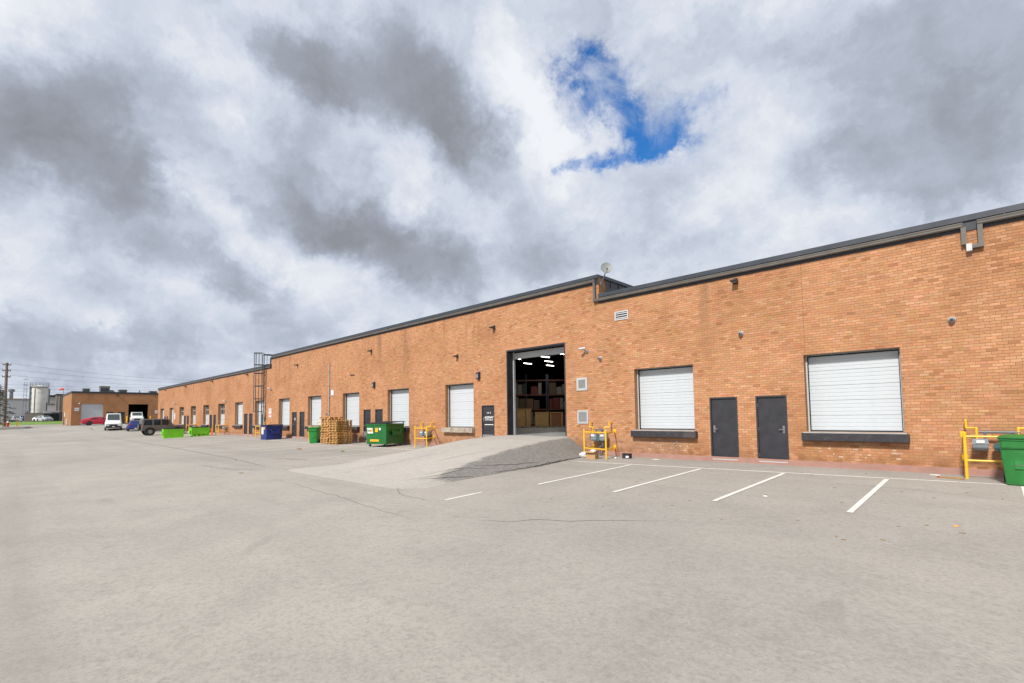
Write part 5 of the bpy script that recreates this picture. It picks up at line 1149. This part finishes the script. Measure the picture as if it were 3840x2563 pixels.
B().box(PX-30.2, PX+.15, ya-.1, yb_+6.1, zb_+.001, zb_+.45).build('coping', 'far_tan', pb, world=True)
for k_ in range(30): y = ya+3+k_*(yb_-ya)/30; B().box(PX+.001, PX+.08, y-.06, y+.06, 1.6, zb_-.1).build('cladding_rib', 'far_wall', pb, world=True)
for u, hh, lab in ((6, 2.6, 'roof exhaust stack at the edge of the grey plant'), (42, 3.0, 'mushroom roof vent on the grey plant')):
    y = fp(u, 1500)[1]; o = thing('roof_exhaust', lab, 'roof vent', (PX-1.2, y, zb_+.4)); B().cyl((0, 0, 0), (0, 0, hh*.75), .45, n=12).build('shaft', 'galvanised', o); B().lathe([(.8, hh*.75), (.8, hh), (.1, hh*1.08)], 14).build('hood', 'galvanised', o)
sy0 = at(112, 1540, X=-196)[1]; sy1 = at(177, 1540, X=-196)[1]; szt = at(145, 1452, X=-196)[2]; szb = at(145, 1556, X=-196)[2]; sr = (sy1-sy0)/2
sl_ = thing('storage_silo', 'weathered white storage silo with railing and caged ladder', 'silo', (-196, (sy0+sy1)/2, szb))
hh = szt-szb; B().lathe([(sr, 0), (sr, hh), (sr*.96, hh+.12), (.2, hh+.5)], 36).build('shell', 'silo_white', sl_, smooth=True)
for k_ in range(1, 5): B().lathe([(sr+.01, hh*k_/5-.03), (sr+.03, hh*k_/5), (sr+.01, hh*k_/5+.03)], 36).build('seam', 'silo_white', sl_)
for k_ in range(16): a = 2*math.pi*k_/16; B().cyl((sr*1.12*math.cos(a), sr*1.12*math.sin(a), hh), (sr*1.12*math.cos(a), sr*1.12*math.sin(a), hh+1.15), .035, n=5).build('railing_post', 'galvanised', sl_)
for zz in (.6, 1.15): B().tube([(sr*1.12*math.cos(2*math.pi*k_/16), sr*1.12*math.sin(2*math.pi*k_/16), hh+zz) for k_ in range(17)], .035, 5).build('railing_rail', 'galvanised', sl_)
B().lathe([(sr*1.0, hh-.05), (sr*1.16, hh-.05), (sr*1.16, hh), (sr*1.0, hh)], 24).build('walkway', 'charcoal_metal', sl_)
for q in (-.5, .0): B().cyl((sr*.45, -sr*1.02+q*.3, -2.5), (sr*.45, -sr*1.02+q*.3, hh), .10, n=8).build('fill_pipe', 'pipe_grey', sl_)
B().cyl((sr*.85, -sr*.55, -1), (sr*.85, -sr*.55, hh-.5), .09, n=8).build('fill_pipe', 'pipe_grey', sl_); B().cyl((sr*.55, sr*.9, 0), (sr*.55, sr*.9, hh*.45), .10, n=8).build('fill_pipe', 'pipe_grey', sl_)
B().box(-sr*1.02, sr*1.02, -sr*1.05, sr*1.3, -3.4, -.001).build('skirt', 'far_tan', sl_)
for s_ in (-.28, .28): B().cyl((.3, -sr-1.1+s_, -3), (.3, -sr-1.1+s_, hh+1.2), .04, n=6).build('ladder_rail', 'galvanised', sl_)
for k_ in range(16): B().cyl((.3, -sr-1.38, -2.6+k_*.9), (.3, -sr-.82, -2.6+k_*.9), .03, n=5).build('ladder_rung', 'galvanised', sl_)
for k_ in range(7): B().box(-.2, .8, -sr-1.55, -sr-.6, 1.0+k_*1.5, 1.06+k_*1.5).build('cage_hoop', 'galvanised', sl_)
# white annex with ducts, tan annex
wa = thing('white_annex', 'white plant annex with grey ducts behind the silo', 'building', (-204, at(195, 1560, X=-204)[1], 1.7)); a = at(150, 1488, X=-204); b = at(213, 1488, X=-204)
B().box(-216, -204, a[1], b[1], 1.2, a[2]).build('wall', 'far_white', wa, world=True); B().box(-216.2, -203.8, a[1]-.1, b[1]+.1, a[2]+.001, a[2]+.5).build('coping', 'charcoal_metal', wa, world=True)
q0 = at(184, 1460, X=-203); q1 = at(180, 1517, X=-203); q2 = at(214, 1517, X=-203); B().tube([(-203, sy1-.2, q0[2]), (-203, q0[1], q0[2]), (-203, q1[1], q1[2]), (-203, q2[1], q2[2]), (-203, q2[1], 2.0)], .30, 8).build('duct', 'galvanised', wa, world=True)
ta = thing('tan_annex', 'tan sheet metal building beside the white plant annex', 'building', (-200, at(226, 1560, X=-200)[1], 1.7)); a = at(212, 1482, X=-200); b = at(262, 1482, X=-200)
B().box(-214, -200, a[1], b[1]+4, 1.2, a[2]).build('wall', 'far_tan', ta, world=True); B().box(-214.1, -199.8, a[1]-.1, b[1]+4.1, a[2]+.001, a[2]+.35).build('coping', 'charcoal_metal', ta, world=True)
for k_ in range(5): y = a[1]+.6+k_*1.1; B().box(-199.99, -199.9, y-.05, y+.05, 1.3, a[2]-.05).build('cladding_rib', 'far_white', ta, world=True)
# trailer with blue tarp, bins, cabinets in the far lot
q = at(75, 1572, X=-200); tr_ = thing('tarped_trailer', 'flat trailer under a blue tarp before the grey plant', 'trailer', (-200, q[1], 1.7)); hwid = at(105, 1572, X=-200)[1]-q[1]
B().box(-1.2, 1.2, -hwid, hwid, .55, .95).build('deck', 'far_tan', tr_); B().loft([[(-1.1, -hwid*.9, .951), (1.1, -hwid*.9, .951), (1.0, -hwid*.9, 1.5), (-1.0, -hwid*.9, 1.5)], [(-1.1, hwid*.4, .951), (1.1, hwid*.4, .951), (1.0, hwid*.4, 1.7), (-1.0, hwid*.4, 1.7)], [(-1.1, hwid, .951), (1.1, hwid, .951), (1.0, hwid*.95, 3.2), (-1.0, hwid*.95, 3.2)]]).build('tarp', 'blue_tarp', tr_)
for s_ in (-.6, -.35, .6): B().cyl((1.0, hwid*s_, .45), (1.2, hwid*s_, .45), .45, n=14).build('wheel', 'tyre', tr_)
for u, wd, h, mt, lab, nm in ((192, 3.2, 3.0, 'far_wall', 'grey steel cabinet beside the silo foot', 'cabinet'), (219, 3.0, 2.6, 'car_dark', 'dark skip standing before the tan annex', 'skip'), (145, 5.6, 2.5, 'far_tan', 'low grey block enclosure before the silo', 'enclosure')):
    q = at(u, 1575, X=-188); o = thing(nm, lab, 'container', (-188, q[1], 1.5)); B().box(-1, 1, -wd/2, wd/2, 0, h).build('body', mt, o, bevel=.04); B().box(-1.05, 1.05, -wd/2-.05, wd/2+.05, h+.001, h+.12).build('rim', mt, o)
# cars of the far lot
FAR = [(-2.2, .3, .85, .95, .82, .84, .7), (-1.6, .2, .9, 1.15, .88, .88, .66), (-.9, .2, .92, 1.42, .89, .88, .6), (.3, .2, .92, 1.44, .89, .88, .6), (1.1, .2, .9, 1.0, .88, .86, .66), (2.2, .3, .7, .8, .82, .78, .6)]
for u, X_, rz, pt_, lab in ((62, -168, 0, 'car_white', 'white car in the far lot before the tarped trailer'), (158, -172, .5, 'car_white', 'white car parked behind the silver car in the far lot'), (168, -166, .3, 'car_silver', 'silver car in the far lot before the silo')):
    q = at(u, 1580, X=X_); vehicle('far_car', lab, 'car', (X_, q[1], gz(X_, q[1])), rz, FAR, pt_, (-1.35, 1.4), .33, [(-1.2, -.35, .12, .84, -.9, -.35), (-.28, .7, .12, .84, -.28, .4)], [(.35, 1.05, 'windscreen', 'windscreen'), (-1.55, -.95, 'rear_window', 'car_glass')], (.58, .70, .36, .5, .34, pt_), (.7, .85, .4, pt_), 'cars in the far lot')
# chain-link fence along the lawn
fn = thing('chain_link_fence', 'thin chain-link fence along the far side of the lawn', 'fence', (-161, -10, gz(-161, -10)))
fy0, fy1 = -40, at(236, 1560, X=-161)[1]
for k_ in range(20): y = fy0+k_*(fy1-fy0)/19; B().cyl((-161, y, 1.6), (-161, y, 3.6), .035, n=5).build('post', 'galvanised', fn, world=True)
for zz in (1.85, 3.55): B().cyl((-161, fy0, zz), (-161, fy1, zz), .025, n=5).build('rail', 'galvanised', fn, world=True)
m_ = B(); nw = 160
for k_ in range(nw): y = fy0+k_*(fy1-fy0)/nw; m_.cyl((-161, y, 1.85), (-161, y+1.2, 3.55), .008, n=3, caps=False); m_.cyl((-161, y+1.2, 1.85), (-161, y, 3.55), .008, n=3, caps=False)
mesh_o = m_.build('wire_mesh', 'galvanised', fn, world=True); mesh_o['kind'] = 'stuff'
# windsock
q = at(237, 1500, X=-190); zt_ = at(237, 1458, X=-190)[2]; ws = thing('windsock', 'red windsock on a thin mast above the tan annex', 'windsock', (-190, q[1], 1.7)); B().cyl((0, 0, 0), (0, 0, zt_-1.7), .05, n=6).build('mast', 'galvanised', ws)
wl2 = at(221, 1463, X=-190); B().cyl((0, -.05, zt_-1.75), (0, wl2[1]-q[1], wl2[2]-1.7), .35, .20, n=12).build('sock', 'sock_red', ws, smooth=True)
# wooden power pole and wires
UX = -132.0; pt_ = at(26, 1367, X=UX); pq = at(20, 1560, X=UX)
po = thing('power_pole', 'tall wooden power pole with three crossarms beyond the lawn', 'utility pole', (UX, pt_[1], gz(UX, pt_[1]))); b0 = ORG[po.name]; ht = pt_[2]-b0[2]
B().cyl((0, 0, -.3), (0, 0, ht+.3), .27, .19, n=12).build('pole', 'pole_wood', po, smooth=True)
arms = []
for v_ in (1369, 1391, 1414):
    z = at(26, v_, X=UX)[2]-b0[2]; hw = (at(43, v_, X=UX)[1]-at(10, v_, X=UX)[1])/2
    B().box(-.06, .06, -hw, hw, z-.08, z+.08).build('crossarm', 'pole_wood', po); arms.append((z, hw))
    for s_ in (-.9, -.35, .35, .9): B().lathe([(.05, z+.081), (.07, z+.15), (.04, z+.25), (.06, z+.30)], 8, (0, s_*hw, 0)).build('insulator', 'grey_plastic', po)
def wire(lab, p, q_, sag, r_=.018, grp='power lines strung across the sky'):
    n = 18; pts = [(p[0]+(q_[0]-p[0])*i/n, p[1]+(q_[1]-p[1])*i/n, p[2]+(q_[2]-p[2])*i/n-sag*4*(i/n)*(1-i/n)) for i in range(n+1)]
    m_ = B()
    for a, b in zip(pts, pts[1:]): m_.cyl(a, b, r_, n=4, caps=False)
    o = m_.build('power_line', 'wire'); tag(o, lab, 'wire', grp)
for (z, hw), v_, nm in zip(arms, (1431, 1436, 1446), ('top', 'middle', 'lowest')):
    far = at(900, v_, X=-150)
    wire('thin wire running from the %s crossarm of the power pole' % nm, (UX, b0[1]+hw*.9, b0[2]+z+.3), far, .9, .02)
    nl = at(-80, v_-52, X=-110); wire('thin wire leaving the %s crossarm away from the warehouse' % nm, (UX, b0[1]-hw*.9, b0[2]+z+.3), (nl[0], nl[1]-8, b0[2]+z+.8), .8, .02)
for i, v_ in enumerate((1440, 1452, 1465, 1479)):
    a = at(-30, v_, X=-240); b = at(640, v_+12-i*3, X=-240); wire('faint distant power line low over the grey plant', a, b, .6, .03, 'distant power lines over the plant')
# hydrant island
hx, hy = -112.0, at(29, 1600, X=-112)[1]; hz = gz(hx, hy)
isl = B(); isl.loft([[(hx-2.6+.0, hy-9, hz-.1), (hx+2.4, hy-9, hz-.1), (hx+2.4, hy+1.9, hz-.1), (hx+1.2, hy+2.6, hz-.1), (hx-1.5, hy+2.6, hz-.1), (hx-2.6, hy+1.6, hz-.1)], [(hx-2.6, hy-9, hz+.28), (hx+2.4, hy-9, hz+.28), (hx+2.4, hy+1.9, hz+.28), (hx+1.2, hy+2.6, hz+.28), (hx-1.5, hy+2.6, hz+.28), (hx-2.6, hy+1.6, hz+.28)]])
struct(isl.build('kerb_island', 'concrete', bevel=.04))
hd_ = thing('fire_hydrant', 'red fire hydrant with white cap on the kerb island', 'hydrant', (hx, hy, hz+.28)); B().lathe([(.20, 0), (.20, .05), (.14, .06), (.13, .60), (.17, .62), (.17, .66), (.13, .68)], 14).build('barrel', 'hydrant_red', hd_, smooth=True); B().lathe([(.15, .681), (.13, .80), (.06, .88), (.04, .94)], 14).build('bonnet', 'label_white', hd_, smooth=True); B().cyl((0, -.26, .48), (0, .26, .48), .075, n=10).build('outlet', 'hydrant_red', hd_); B().cyl((0, 0, .44), (.24, 0, .44), .09, n=10).build('outlet', 'hydrant_red', hd_)
for dx, dy, lab in ((.2, 1.0, 'yellow bollard beside the hydrant at the tip of the island'), (-.6, -.95, 'yellow bollard between the hydrant and the spruce')):
    o = thing('bollard', lab, 'bollard', (hx+dx, hy+dy, hz+.28)); B().cyl((0, 0, -.1), (0, 0, .85), .09, n=10).build('tube', 'yellow_paint', o, smooth=True); B().ball((0, 0, .85), .09, 10, 5).build('dome', 'yellow_paint', o, smooth=True)
o = thing('fire_hydrant', 'second red hydrant standing on the lawn behind the island', 'hydrant', (-141.5, at(11, 1590, X=-141.5)[1], gz(-141.5, 0)+.02)); B().lathe([(.2, 0), (.14, .06), (.13, .75), (.17, .8)], 12).build('barrel', 'hydrant_red', o, smooth=True); B().lathe([(.16, .801), (.10, 1.0), (.04, 1.05)], 12).build('bonnet', 'label_white', o, smooth=True)
# spruce on the island: trunk, whorled branches, needle sprays
tx, ty = hx-1.0, at(-6, 1600, X=-113)[1]; sp_ = thing('spruce_tree', 'sparse dark spruce on the kerb island with drooping branches', 'tree', (tx, ty, hz+.28))
B().cyl((0, 0, -.1), (0, 0, 6.8), .16, .03, n=8).build('trunk', 'bark', sp_, smooth=True)
rt_ = random.Random(5); br = B(); nd = B()
for k_ in range(46):
    z = .9+k_*.125; L_ = max(.3, 3.1*(1-(z-.7)/6.3))*rt_.uniform(.65, 1.1); a = k_*2.399+rt_.uniform(-.3, .3); dr = rt_.uniform(.02, .22)
    e_ = Vector((math.cos(a)*L_, math.sin(a)*L_, z-L_*dr)); s0 = Vector((0, 0, z)); br.cyl(s0, e_, .03, .008, n=4)
    for q in range(int(60*L_)):
        f_ = rt_.uniform(.2, 1.02); c = s0.lerp(e_, f_)+Vector((rt_.gauss(0, .10), rt_.gauss(0, .10), rt_.gauss(-.05, .06))); dv = Vector((math.cos(a)+rt_.gauss(0, .6), math.sin(a)+rt_.gauss(0, .6), rt_.gauss(-.1, .3))).normalized()*rt_.uniform(.14, .30); sd_ = Vector((-dv.y, dv.x, rt_.gauss(0, .2)))*.20
        nd.add([c-sd_*.5, c+sd_*.5, c+dv], [(0, 1, 2)])
br.build('branch', 'bark', sp_)['kind'] = 'stuff'; cr_ = nd.build('crown', 'needles', sp_); cr_['kind'] = 'stuff'
